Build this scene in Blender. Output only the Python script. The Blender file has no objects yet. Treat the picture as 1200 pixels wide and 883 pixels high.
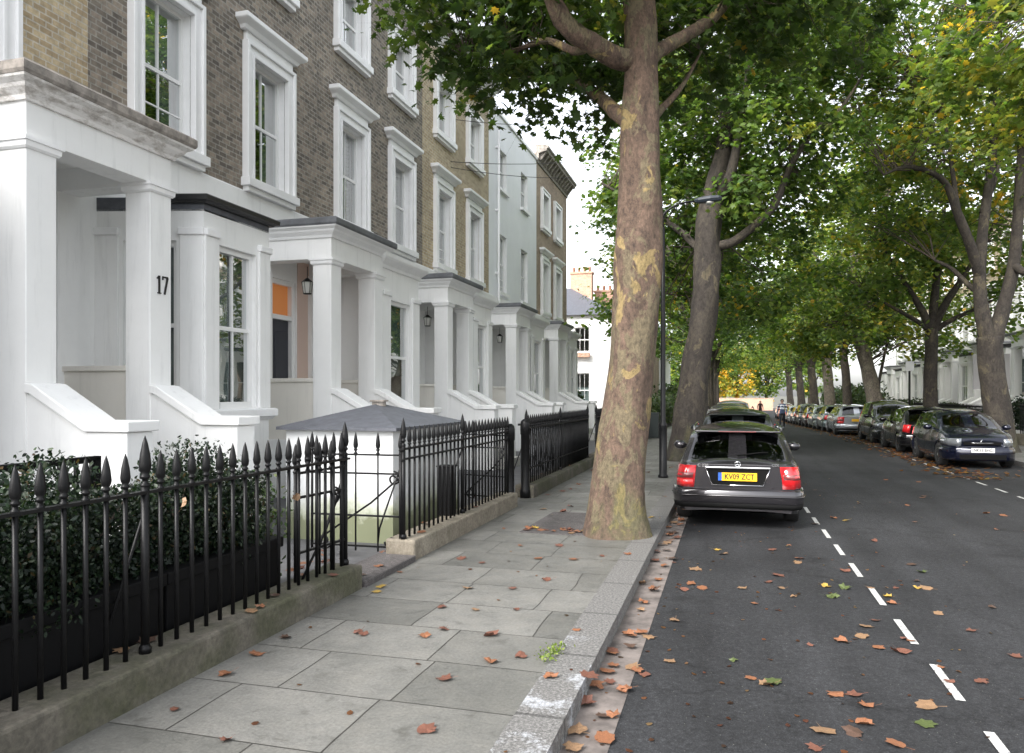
import bpy, bmesh, math, random
import numpy as np
from mathutils import Vector, Matrix
random.seed(7); RNG = np.random.default_rng(11)
SC = bpy.context.scene; COL = SC.collection
TH = math.atan(255/900.0); CT, ST = math.cos(TH), math.sin(TH)
EYE = 1.65
def at(u, v, d):
    """photo pixel at camera depth d -> world point"""
    r = (u-600)*d/900.0
    return Vector((-ST*d+CT*r, CT*d+ST*r, EYE+(463-v)*d/900.0))
def gnd(u, v, z=0.0):
    d = 900.0*(EYE-z)/(v-463.0)
    p = at(u, v, d); return p
def sstep(a, b, x):
    t = min(1, max(0, (x-a)/(b-a))); return t*t*(3-2*t)
def gz(y):
    """the street drops gently away beyond the first houses"""
    return -0.65*sstep(25, 78, y)

# ---------------------------------------------------------------- materials
def newmat(name):
    m = bpy.data.materials.new(name); m.use_nodes = True
    nt = m.node_tree; b = nt.nodes['Principled BSDF']
    return m, nt, b
def N(nt, t, **kw):
    n = nt.nodes.new(t)
    for k, v in kw.items(): setattr(n, k, v)
    return n
def ramp(nt, stops, interp='LINEAR'):
    r = N(nt, 'ShaderNodeValToRGB'); e = r.color_ramp.elements
    r.color_ramp.interpolation = interp
    while len(e) > 1: e.remove(e[-1])
    e[0].position = stops[0][0]; e[0].color = (*stops[0][1], 1)
    for p, c in stops[1:]:
        x = e.new(p); x.color = (*c, 1)
    return r
def texco(nt, scale=(1,1,1), space='Object', rot=(0,0,0)):
    t = N(nt, 'ShaderNodeTexCoord'); m = N(nt, 'ShaderNodeMapping')
    m.inputs['Scale'].default_value = scale; m.inputs['Rotation'].default_value = rot
    nt.links.new(t.outputs[space], m.inputs['Vector']); return m.outputs['Vector']
def noise(nt, vec, scale, detail=4, rough=.6, dist=0):
    n = N(nt, 'ShaderNodeTexNoise'); n.inputs['Scale'].default_value = scale
    n.inputs['Detail'].default_value = detail; n.inputs['Roughness'].default_value = rough
    n.inputs['Distortion'].default_value = dist
    nt.links.new(vec, n.inputs['Vector']); return n
def mixc(nt, fac, a, b, mode='MIX'):
    m = N(nt, 'ShaderNodeMix', data_type='RGBA', blend_type=mode)
    for sock, val in ((m.inputs[0], fac), (m.inputs[6], a), (m.inputs[7], b)):
        if hasattr(val, 'is_linked') or hasattr(val, 'links'): nt.links.new(val, sock)
        elif isinstance(val, (int, float)): sock.default_value = val
        else: sock.default_value = (*val, 1)
    return m.outputs[2]
def bump(nt, b, height, strength=.3, dist=.02):
    n = N(nt, 'ShaderNodeBump'); n.inputs['Strength'].default_value = strength; n.inputs['Distance'].default_value = dist
    nt.links.new(height, n.inputs['Height']); nt.links.new(n.outputs[0], b.inputs['Normal']); return n
def plain(name, col, rough=.6, metal=0, var=0.0, vscale=6, bmp=0, spec=.5, space='Object', coat=0):
    m, nt, b = newmat(name)
    b.inputs['Base Color'].default_value = (*col, 1); b.inputs['Roughness'].default_value = rough
    b.inputs['Metallic'].default_value = metal; b.inputs['Specular IOR Level'].default_value = spec
    b.inputs['Coat Weight'].default_value = coat; b.inputs['Coat Roughness'].default_value = .02
    if var or bmp:
        v = texco(nt, space=space); n = noise(nt, v, vscale, 6, .65)
        if var:
            r = ramp(nt, [(.3, tuple(c*(1-var) for c in col)), (.7, tuple(min(1, c*(1+var)) for c in col))])
            nt.links.new(n.outputs[0], r.inputs[0]); nt.links.new(r.outputs[0], b.inputs['Base Color'])
        if bmp: bump(nt, b, n.outputs[0], bmp, .01)
    return m

def stucco_mat(name, col, dirt=.35):
    m, nt, b = newmat(name)
    v = texco(nt); n1 = noise(nt, v, .9, 6, .7); n2 = noise(nt, v, 40, 3, .5)
    v2 = texco(nt, (5, 5, .45)); n3 = noise(nt, v2, 1.6, 6, .7)            # rain streaks
    r1 = ramp(nt, [(.35, tuple(c*.93 for c in col)), (.65, col)]); nt.links.new(n1.outputs[0], r1.inputs[0])
    r3 = ramp(nt, [(.54, (1, 1, 1)), (.68, (1-dirt*.4,)*3), (.82, (1-dirt*1.0, 1-dirt*1.05, 1-dirt*1.2))]); nt.links.new(n3.outputs[0], r3.inputs[0])
    c = mixc(nt, 1.0, r1.outputs[0], r3.outputs[0], 'MULTIPLY')
    nt.links.new(c, b.inputs['Base Color']); b.inputs['Roughness'].default_value = .55
    bump(nt, b, n2.outputs[0], .12, .004)
    return m

def brick_mat(name, c1, c2, mortar, soot, sootamt=.5):
    m, nt, b = newmat(name)
    t = N(nt, 'ShaderNodeTexCoord'); s = N(nt, 'ShaderNodeSeparateXYZ'); nt.links.new(t.outputs['Object'], s.inputs[0])
    a = N(nt, 'ShaderNodeMath', operation='ADD'); nt.links.new(s.outputs[0], a.inputs[0]); nt.links.new(s.outputs[1], a.inputs[1])
    cb = N(nt, 'ShaderNodeCombineXYZ'); nt.links.new(a.outputs[0], cb.inputs[0]); nt.links.new(s.outputs[2], cb.inputs[1])
    br = N(nt, 'ShaderNodeTexBrick'); nt.links.new(cb.outputs[0], br.inputs['Vector'])
    br.inputs['Scale'].default_value = 1; br.inputs['Brick Width'].default_value = .17; br.inputs['Row Height'].default_value = .075
    br.inputs['Mortar Size'].default_value = .010; br.inputs['Mortar Smooth'].default_value = .25; br.inputs['Bias'].default_value = -.15
    br.inputs['Color1'].default_value = (*c1, 1); br.inputs['Color2'].default_value = (*c2, 1); br.inputs['Mortar'].default_value = (*mortar, 1)
    v = t.outputs['Object']
    n1 = noise(nt, v, .8, 6, .7); n2 = noise(nt, v, 9, 5, .7); n3 = noise(nt, v, 60, 3, .6)
    r1 = ramp(nt, [(.38, (0, 0, 0)), (.68, (sootamt,)*3)]); nt.links.new(n1.outputs[0], r1.inputs[0])
    c = mixc(nt, r1.outputs[0], br.outputs['Color'], soot)
    r2 = ramp(nt, [(.3, (.62, .62, .62)), (.7, (1.25, 1.22, 1.18))]); nt.links.new(n2.outputs[0], r2.inputs[0])
    c = mixc(nt, 1.0, c, r2.outputs[0], 'MULTIPLY')
    nt.links.new(c, b.inputs['Base Color']); b.inputs['Roughness'].default_value = .85
    mm = N(nt, 'ShaderNodeMath', operation='MULTIPLY_ADD'); nt.links.new(n3.outputs[0], mm.inputs[0]); mm.inputs[1].default_value = .4
    inv = N(nt, 'ShaderNodeMath', operation='SUBTRACT'); inv.inputs[0].default_value = 1; nt.links.new(br.outputs['Fac'], inv.inputs[1])
    nt.links.new(inv.outputs[0], mm.inputs[2]); bump(nt, b, mm.outputs[0], .6, .008)
    return m

def glass_mat(name, tint=(.75, .8, .8), refl=1.0, rough=.01, clear=.85):
    m = bpy.data.materials.new(name); m.use_nodes = True; nt = m.node_tree; nt.nodes.clear()
    o = N(nt, 'ShaderNodeOutputMaterial'); mx = N(nt, 'ShaderNodeMixShader'); tr = N(nt, 'ShaderNodeBsdfTransparent'); gl = N(nt, 'ShaderNodeBsdfGlossy')
    tr.inputs[0].default_value = (*(c*clear for c in tint), 1); gl.inputs['Roughness'].default_value = rough
    fr = N(nt, 'ShaderNodeFresnel'); fr.inputs[0].default_value = 1.5
    mu = N(nt, 'ShaderNodeMath', operation='MULTIPLY_ADD'); nt.links.new(fr.outputs[0], mu.inputs[0]); mu.inputs[1].default_value = refl; mu.inputs[2].default_value = .03; mu.use_clamp = True
    v = texco(nt); nz = noise(nt, v, 1.3, 2); bp = N(nt, 'ShaderNodeBump'); bp.inputs['Strength'].default_value = .08; bp.inputs['Distance'].default_value = .02
    nt.links.new(nz.outputs[0], bp.inputs['Height']); nt.links.new(bp.outputs[0], gl.inputs['Normal'])
    nt.links.new(mu.outputs[0], mx.inputs[0]); nt.links.new(tr.outputs[0], mx.inputs[1]); nt.links.new(gl.outputs[0], mx.inputs[2]); nt.links.new(mx.outputs[0], o.inputs[0])
    return m

def leaf_mat(name, trans=.45, rough=.45):
    m = bpy.data.materials.new(name); m.use_nodes = True; nt = m.node_tree; nt.nodes.clear()
    o = N(nt, 'ShaderNodeOutputMaterial'); p = N(nt, 'ShaderNodeBsdfPrincipled'); tl = N(nt, 'ShaderNodeBsdfTranslucent'); mx = N(nt, 'ShaderNodeMixShader')
    at_ = N(nt, 'ShaderNodeAttribute', attribute_name='tint')
    p.inputs['Roughness'].default_value = rough; p.inputs['Specular IOR Level'].default_value = .35
    nt.links.new(at_.outputs['Color'], p.inputs['Base Color'])
    g = N(nt, 'ShaderNodeMix', data_type='RGBA', blend_type='MULTIPLY'); g.inputs[0].default_value = 1
    nt.links.new(at_.outputs['Color'], g.inputs[6]); g.inputs[7].default_value = (2.3, 2.3, 1.0, 1)
    nt.links.new(g.outputs[2], tl.inputs[0]); mx.inputs[0].default_value = trans
    nt.links.new(p.outputs[0], mx.inputs[1]); nt.links.new(tl.outputs[0], mx.inputs[2]); nt.links.new(mx.outputs[0], o.inputs[0])
    return m

def bark_mat(name, base, patch, pale, moss=.6, scale=1.0):
    m, nt, b = newmat(name)
    v = texco(nt, (1, 1, .55)); w = noise(nt, v, 3.0*scale, 6, .65, .6)
    n1 = noise(nt, v, 5*scale, 8, .7, .4); n2 = noise(nt, v, 2.2*scale, 5, .6, .8); n3 = noise(nt, v, 17*scale, 10, .8)
    r1 = ramp(nt, [(.30, tuple(c*.5 for c in base)), (.47, base), (.6, tuple(c*1.35 for c in base))]); nt.links.new(n1.outputs[0], r1.inputs[0])
    r2 = ramp(nt, [(.50, (0, 0, 0)), (.53, (1, 1, 1))]); nt.links.new(w.outputs[0], r2.inputs[0])
    c = mixc(nt, r2.outputs[0], r1.outputs[0], patch)
    r3 = ramp(nt, [(.575, (0, 0, 0)), (.60, (.85,)*3)]); nt.links.new(n2.outputs[0], r3.inputs[0])
    c = mixc(nt, r3.outputs[0], c, pale)
    r4 = ramp(nt, [(.34, (.32, .32, .32)), (.5, (.95, .95, .95)), (.66, (1.45, 1.42, 1.4))]); nt.links.new(n3.outputs[0], r4.inputs[0])
    c = mixc(nt, 1.0, c, r4.outputs[0], 'MULTIPLY')
    # moss grows on the lowest metre of the trunk
    t = N(nt, 'ShaderNodeTexCoord'); s = N(nt, 'ShaderNodeSeparateXYZ'); nt.links.new(t.outputs['Object'], s.inputs[0])
    mr = N(nt, 'ShaderNodeMapRange'); nt.links.new(s.outputs[2], mr.inputs[0]); mr.inputs[1].default_value = 0; mr.inputs[2].default_value = 2.4; mr.inputs[3].default_value = .15; mr.inputs[4].default_value = -.14
    ad = N(nt, 'ShaderNodeMath', operation='ADD'); nt.links.new(mr.outputs[0], ad.inputs[0]); nt.links.new(n2.outputs[0], ad.inputs[1])
    r5 = ramp(nt, [(.56, (0, 0, 0)), (.74, (moss*.7,)*3)]); nt.links.new(ad.outputs[0], r5.inputs[0])
    c = mixc(nt, r5.outputs[0], c, (.060, .070, .026))
    nt.links.new(c, b.inputs['Base Color']); b.inputs['Roughness'].default_value = .85
    bb = mixc(nt, .5, n3.outputs[0], w.outputs[0]); bump(nt, b, bb, 1.0, .05)
    return m

M = {}
M['stucco'] = stucco_mat('white stucco', (.82, .82, .81), .26)
M['stucco_cream'] = stucco_mat('cream stucco', (.74, .71, .65), .2)
M['stucco_blue'] = stucco_mat('cool white stucco', (.82, .835, .87), .10)
M['trim'] = plain('white trim paint', (.80, .80, .80), .35, var=.05, vscale=3)
M['sash'] = plain('white sash paint', (.78, .78, .77), .3)
M['brick_yellow'] = brick_mat('yellow stock brick', (.40, .31, .19), (.60, .50, .33), (.56, .52, .44), (.22, .18, .13), .45)
M['brick_brown'] = brick_mat('sooty brown brick', (.13, .112, .095), (.37, .31, .245), (.34, .325, .29), (.10, .09, .08), .5)
M['brick_red'] = brick_mat('red brown brick', (.32, .235, .165), (.46, .35, .25), (.42, .38, .32), (.12, .08, .06), .5)
M['brick_orange'] = brick_mat('orange garden brick', (.50, .26, .17), (.60, .36, .25), (.45, .36, .30), (.40, .24, .17), .3)
m, nt, b = newmat('stained white cornice'); v = texco(nt, (1, 1, 3)); n1 = noise(nt, v, 3.5, 7, .75); r = ramp(nt, [(.30, (.26, .23, .21)), (.42, (.46, .43, .40)), (.54, (.74, .72, .70))]); nt.links.new(n1.outputs[0], r.inputs[0]); nt.links.new(r.outputs[0], b.inputs['Base Color']); b.inputs['Roughness'].default_value = .85; M['stained'] = m
M['weathered'] = plain('weathered stone cornice', (.25, .225, .20), .85, var=.55, vscale=7, bmp=.5)
M['lead'] = plain('lead flashing', (.12, .125, .135), .55, var=.3, vscale=4)
M['slate'] = plain('slate roof', (.085, .09, .105), .5, var=.3, vscale=9, bmp=.3)
M['black_gutter'] = plain('black gutter', (.012, .012, .013), .4)
M['pane'] = glass_mat('window glass', tint=(.70, .78, .78), refl=.55)
M['curtain'] = plain('white net curtain', (.27, .29, .28), .9, var=.12, vscale=3)
M['curtain_grey'] = plain('pale green blind', (.26, .31, .29), .9, var=.08, vscale=3)
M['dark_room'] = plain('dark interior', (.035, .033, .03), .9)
M['door_dark'] = plain('dark painted door', (.022, .025, .035), .3)
M['orange_glow'] = plain('orange fanlight blind', (.62, .24, .08), .8)
_m = M['orange_glow'].node_tree.nodes['Principled BSDF']; _m.inputs['Emission Color'].default_value = (.9, .3, .07, 1); _m.inputs['Emission Strength'].default_value = .04
M['pink_wall'] = plain('pinkish porch wall', (.62, .47, .40), .8)
M['stone_step'] = plain('stone step', (.42, .41, .38), .8, var=.15, vscale=8)
M['iron'] = plain('black railing paint', (.0055, .0055, .006), .42, var=.3, vscale=30, bmp=.15, spec=.22)
M['black_plastic'] = plain('black planter', (.004, .004, .0045), .6, spec=.15)
M['chrome'] = plain('chrome', (.75, .75, .76), .12, 1)
M['tyre'] = plain('tyre rubber', (.012, .012, .012), .8)
M['rim'] = plain('alloy wheel', (.48, .48, .50), .3, .8)
M['car_glass'] = glass_mat('car glass', tint=(.50, .56, .56), refl=1.7, clear=.75)
M['interior'] = plain('car interior', (.018, .018, .019), .8)
M['underbody'] = plain('black underbody', (.005, .005, .005), .75, spec=.12)
M['red_lens'] = plain('red tail lens', (.50, .012, .016), .12, coat=1)
M['red_lens_dark'] = plain('smoky red lens', (.19, .045, .045), .12, coat=1)
M['clear_lens'] = plain('headlamp lens', (.30, .32, .34), .08, .6, coat=1)
M['plate_yellow'] = plain('yellow number plate', (.85, .47, .01), .35)
M['plate_white'] = plain('white number plate', (.80, .80, .78), .35)
M['plate_blue'] = plain('blue plate band', (.02, .10, .42), .35)
M['ink'] = plain('black lettering', (.006, .006, .006), .5)
M['leaf'] = leaf_mat('tree leaves', .5); M['hedge_leaf'] = leaf_mat('hedge leaves', .18, .5)
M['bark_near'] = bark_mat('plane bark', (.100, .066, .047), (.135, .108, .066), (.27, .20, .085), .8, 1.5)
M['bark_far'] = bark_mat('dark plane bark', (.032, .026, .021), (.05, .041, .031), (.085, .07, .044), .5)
M['bark_grey'] = bark_mat('grey plane bark', (.12, .10, .082), (.15, .13, .10), (.20, .175, .135), .2)
M['twig'] = plain('twig bark', (.075, .058, .045), .9)

# plinth stone with algae
m, nt, b = newmat('mossy plinth stone'); v = texco(nt); n1 = noise(nt, v, 3, 7, .7); n2 = noise(nt, v, 30, 5, .7); n3 = noise(nt, v, 1.4, 4, .6)
r = ramp(nt, [(.3, (.06, .056, .044)), (.55, (.125, .112, .09)), (.75, (.20, .183, .15))]); nt.links.new(n1.outputs[0], r.inputs[0])
r2 = ramp(nt, [(.42, (0, 0, 0)), (.58, (.75, .75, .75))]); nt.links.new(n3.outputs[0], r2.inputs[0])
c = mixc(nt, r2.outputs[0], r.outputs[0], (.055, .058, .028)); r3 = ramp(nt, [(.3, (.6, .6, .6)), (.7, (1.2, 1.2, 1.2))]); nt.links.new(n2.outputs[0], r3.inputs[0])
c = mixc(nt, 1.0, c, r3.outputs[0], 'MULTIPLY'); nt.links.new(c, b.inputs['Base Color']); b.inputs['Roughness'].default_value = .9; bump(nt, b, n2.outputs[0], .6, .012); M['plinth'] = m
m = m.copy(); m.name = 'pale plinth stone'; M['plinth_pale'] = m
for n_ in m.node_tree.nodes:
    if n_.bl_idname == 'ShaderNodeValToRGB' and len(n_.color_ramp.elements) == 3:
        for e_, c_ in zip(n_.color_ramp.elements, ((.14, .12, .088), (.24, .21, .165), (.33, .30, .24))): e_.color = (*c_, 1)
    if n_.bl_idname == 'ShaderNodeValToRGB' and n_.color_ramp.elements[0].position > .41 and len(n_.color_ramp.elements) == 2 and n_.color_ramp.elements[1].position < .6: n_.color_ramp.elements[0].position = .55; n_.color_ramp.elements[1].position = .75

# bin store wall: white with green algae low down
m, nt, b = newmat('algae stained white wall'); v = texco(nt); n1 = noise(nt, v, 2.5, 6, .7); s = N(nt, 'ShaderNodeSeparateXYZ'); nt.links.new(v, s.inputs[0])
mr = N(nt, 'ShaderNodeMapRange'); nt.links.new(s.outputs[2], mr.inputs[0]); mr.inputs[1].default_value = .15; mr.inputs[2].default_value = .62; mr.inputs[3].default_value = .62; mr.inputs[4].default_value = 0
ad = N(nt, 'ShaderNodeMath', operation='ADD'); nt.links.new(mr.outputs[0], ad.inputs[0]); nt.links.new(n1.outputs[0], ad.inputs[1])
r = ramp(nt, [(.60, (.70, .71, .71)), (.86, (.44, .46, .36)), (1.05, (.20, .215, .13))]); nt.links.new(ad.outputs[0], r.inputs[0]); nt.links.new(r.outputs[0], b.inputs['Base Color']); b.inputs['Roughness'].default_value = .7; M['algae_wall'] = m

# paving flags
m, nt, b = newmat('york stone flags'); v = texco(nt); br = N(nt, 'ShaderNodeTexBrick')
wob = noise(nt, v, .7, 2); wv = N(nt, 'ShaderNodeVectorMath', operation='MULTIPLY_ADD'); nt.links.new(wob.outputs['Color'], wv.inputs[0]); wv.inputs[1].default_value = (.10, .05, 0); nt.links.new(v, wv.inputs[2])
nt.links.new(wv.outputs[0], br.inputs['Vector']); br.offset = .42; br.squash = .8; br.squash_frequency = 3
br.inputs['Scale'].default_value = 1; br.inputs['Brick Width'].default_value = .88; br.inputs['Row Height'].default_value = .64; br.inputs['Mortar Size'].default_value = .006; br.inputs['Mortar Smooth'].default_value = .3; br.inputs['Bias'].default_value = -.35
br.inputs['Color1'].default_value = (.112, .112, .105, 1); br.inputs['Color2'].default_value = (.192, .190, .181, 1); br.inputs['Mortar'].default_value = (.032, .03, .027, 1)
n1 = noise(nt, v, 1.3, 8, .7); n2 = noise(nt, v, 55, 5, .7); n3 = noise(nt, v, 5, 6, .65)
r1 = ramp(nt, [(.30, (.76, .76, .74)), (.68, (1.14, 1.13, 1.11))]); nt.links.new(n1.outputs[0], r1.inputs[0])
c = mixc(nt, 1.0, br.outputs['Color'], r1.outputs[0], 'MULTIPLY')
r3 = ramp(nt, [(.27, (.62, .61, .58)), (.42, (1, 1, 1)), (.75, (1.1, 1.08, 1.05))]); nt.links.new(n3.outputs[0], r3.inputs[0]); c = mixc(nt, 1.0, c, r3.outputs[0], 'MULTIPLY')
r2 = ramp(nt, [(.3, (.75, .75, .75)), (.7, (1.2, 1.2, 1.2))]); nt.links.new(n2.outputs[0], r2.inputs[0]); c = mixc(nt, 1.0, c, r2.outputs[0], 'MULTIPLY')
nt.links.new(c, b.inputs['Base Color']); rr = ramp(nt, [(.3, (.42,)*3), (.7, (.8,)*3)]); nt.links.new(n3.outputs[0], rr.inputs[0]); nt.links.new(rr.outputs[0], b.inputs['Roughness'])
inv = N(nt, 'ShaderNodeMath', operation='MULTIPLY_ADD'); nt.links.new(br.outputs['Fac'], inv.inputs[0]); inv.inputs[1].default_value = -1; nt.links.new(n2.outputs[0], inv.inputs[2]); bump(nt, b, inv.outputs[0], .4, .008); M['flags'] = m

# asphalt
def asphalt(name, dark, light):
    m, nt, b = newmat(name); v = texco(nt); n1 = noise(nt, v, 130, 4, .8); n2 = noise(nt, v, .5, 6, .65); v2 = texco(nt, (1.6, .12, 1)); n3 = noise(nt, v2, 1.2, 4, .6); n4 = noise(nt, v, 420, 2, .5)
    r = ramp(nt, [(.3, dark), (.7, light)]); nt.links.new(n2.outputs[0], r.inputs[0])
    r1 = ramp(nt, [(.3, (.45,)*3), (.55, (1,)*3), (.68, (2.6,)*3)]); nt.links.new(n1.outputs[0], r1.inputs[0]); c = mixc(nt, 1.0, r.outputs[0], r1.outputs[0], 'MULTIPLY')
    r3 = ramp(nt, [(.35, (.8,)*3), (.65, (1.22,)*3)]); nt.links.new(n3.outputs[0], r3.inputs[0]); c = mixc(nt, 1.0, c, r3.outputs[0], 'MULTIPLY')
    n5 = noise(nt, v, 26, 6, .8); r5 = ramp(nt, [(.32, (.6,)*3), (.5, (1,)*3), (.66, (1.5,)*3)]); nt.links.new(n5.outputs[0], r5.inputs[0]); c = mixc(nt, 1.0, c, r5.outputs[0], 'MULTIPLY')
    vo = N(nt, 'ShaderNodeTexVoronoi'); vo.inputs['Scale'].default_value = 22; nt.links.new(v, vo.inputs['Vector']); rs = ramp(nt, [(.05, (1,)*3), (.085, (0,)*3)]); nt.links.new(vo.outputs['Distance'], rs.inputs[0]); c = mixc(nt, rs.outputs[0], c, (.13, .128, .12))
    vc = N(nt, 'ShaderNodeTexVoronoi', feature='DISTANCE_TO_EDGE'); vc.inputs['Scale'].default_value = .33; wv_ = noise(nt, v, 1.8, 5, .7); wa = N(nt, 'ShaderNodeVectorMath', operation='MULTIPLY_ADD'); nt.links.new(wv_.outputs['Color'], wa.inputs[0]); wa.inputs[1].default_value = (.9, .9, 0); nt.links.new(v, wa.inputs[2]); nt.links.new(wa.outputs[0], vc.inputs['Vector'])
    rc = ramp(nt, [(0, (.68,)*3), (.003, (.7,)*3), (.007, (1,)*3)]); nt.links.new(vc.outputs['Distance'], rc.inputs[0]); c = mixc(nt, 1.0, c, rc.outputs[0], 'MULTIPLY')
    n6 = noise(nt, v, 1.7, 4, .6); r6 = ramp(nt, [(.30, (.62,)*3), (.40, (1,)*3)]); nt.links.new(n6.outputs[0], r6.inputs[0]); c = mixc(nt, 1.0, c, r6.outputs[0], 'MULTIPLY')
    nt.links.new(c, b.inputs['Base Color']); b.inputs['Roughness'].default_value = .8; b.inputs['Specular IOR Level'].default_value = .25; bump(nt, b, n5.outputs[0], .5, .008); return m
M['asphalt'] = asphalt('asphalt road', (.017, .0175, .019), (.033, .034, .0365))
M['asphalt_path'] = asphalt('asphalt pit', (.07, .066, .066), (.11, .10, .098))
# granite kerb with worn white paint
m, nt, b = newmat('granite kerb'); v = texco(nt); n1 = noise(nt, v, 55, 6, .8); n2 = noise(nt, v, 2.2, 6, .7); n3 = noise(nt, v, .55, 3, .5)
r = ramp(nt, [(.35, (.045, .044, .043)), (.5, (.12, .117, .113)), (.66, (.28, .275, .265))]); nt.links.new(n1.outputs[0], r.inputs[0])
s = N(nt, 'ShaderNodeSeparateXYZ'); nt.links.new(v, s.inputs[0]); mr = N(nt, 'ShaderNodeMapRange'); nt.links.new(s.outputs[1], mr.inputs[0]); mr.inputs[1].default_value = 2.5; mr.inputs[2].default_value = 7.5; mr.inputs[3].default_value = .09; mr.inputs[4].default_value = -.12
ad = N(nt, 'ShaderNodeMath', operation='ADD'); nt.links.new(mr.outputs[0], ad.inputs[0]); nt.links.new(n2.outputs[0], ad.inputs[1]); ad2 = N(nt, 'ShaderNodeMath', operation='MULTIPLY_ADD'); nt.links.new(n1.outputs[0], ad2.inputs[0]); ad2.inputs[1].default_value = .35; nt.links.new(ad.outputs[0], ad2.inputs[2])
r2 = ramp(nt, [(.73, (0, 0, 0)), (.84, (.75,)*3)]); nt.links.new(ad2.outputs[0], r2.inputs[0]); c = mixc(nt, r2.outputs[0], r.outputs[0], (.42, .44, .47))
wv = N(nt, 'ShaderNodeMath', operation='PINGPONG'); nt.links.new(s.outputs[1], wv.inputs[0]); wv.inputs[1].default_value = .48
rj = ramp(nt, [(0, (.5,)*3), (.008, (.5,)*3), (.02, (1,)*3)]); nt.links.new(wv.outputs[0], rj.inputs[0]); c = mixc(nt, 1.0, c, rj.outputs[0], 'MULTIPLY')
nt.links.new(c, b.inputs['Base Color']); b.inputs['Roughness'].default_value = .7; bump(nt, b, n1.outputs[0], .3, .004); M['kerb'] = m
M['gutter'] = plain('pinkish concrete channel', (.135, .116, .106), .85, var=.5, vscale=6, bmp=.5)
m, nt, b = newmat('worn white road paint'); v = texco(nt); n1 = noise(nt, v, 30, 7, .75); r = ramp(nt, [(.36, (.07, .07, .072)), (.44, (.38, .38, .37)), (.62, (.50, .50, .48))]); nt.links.new(n1.outputs[0], r.inputs[0]); nt.links.new(r.outputs[0], b.inputs['Base Color']); b.inputs['Roughness'].default_value = .75; M['paint'] = m
M['soil'] = plain('garden soil', (.07, .055, .04), .95, var=.4, vscale=12, bmp=.5)
M['grass_ground'] = plain('ground', (.09, .09, .07), .95, var=.2, vscale=.3)
M['garden_pave'] = plain('concrete garden path', (.10, .10, .105), .85, var=.3, vscale=5, bmp=.2)
M['wire'] = plain('black cable', (.02, .02, .02), .6)
M['lamp_metal'] = plain('dark grey lamp column', (.008, .008, .009), .45, spec=.3)
M['lamp_head'] = plain('blue grey lamp head', (.022, .030, .042), .4)
M['lamp_glass'] = plain('lantern glass', (.45, .45, .42), .1)

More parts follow.
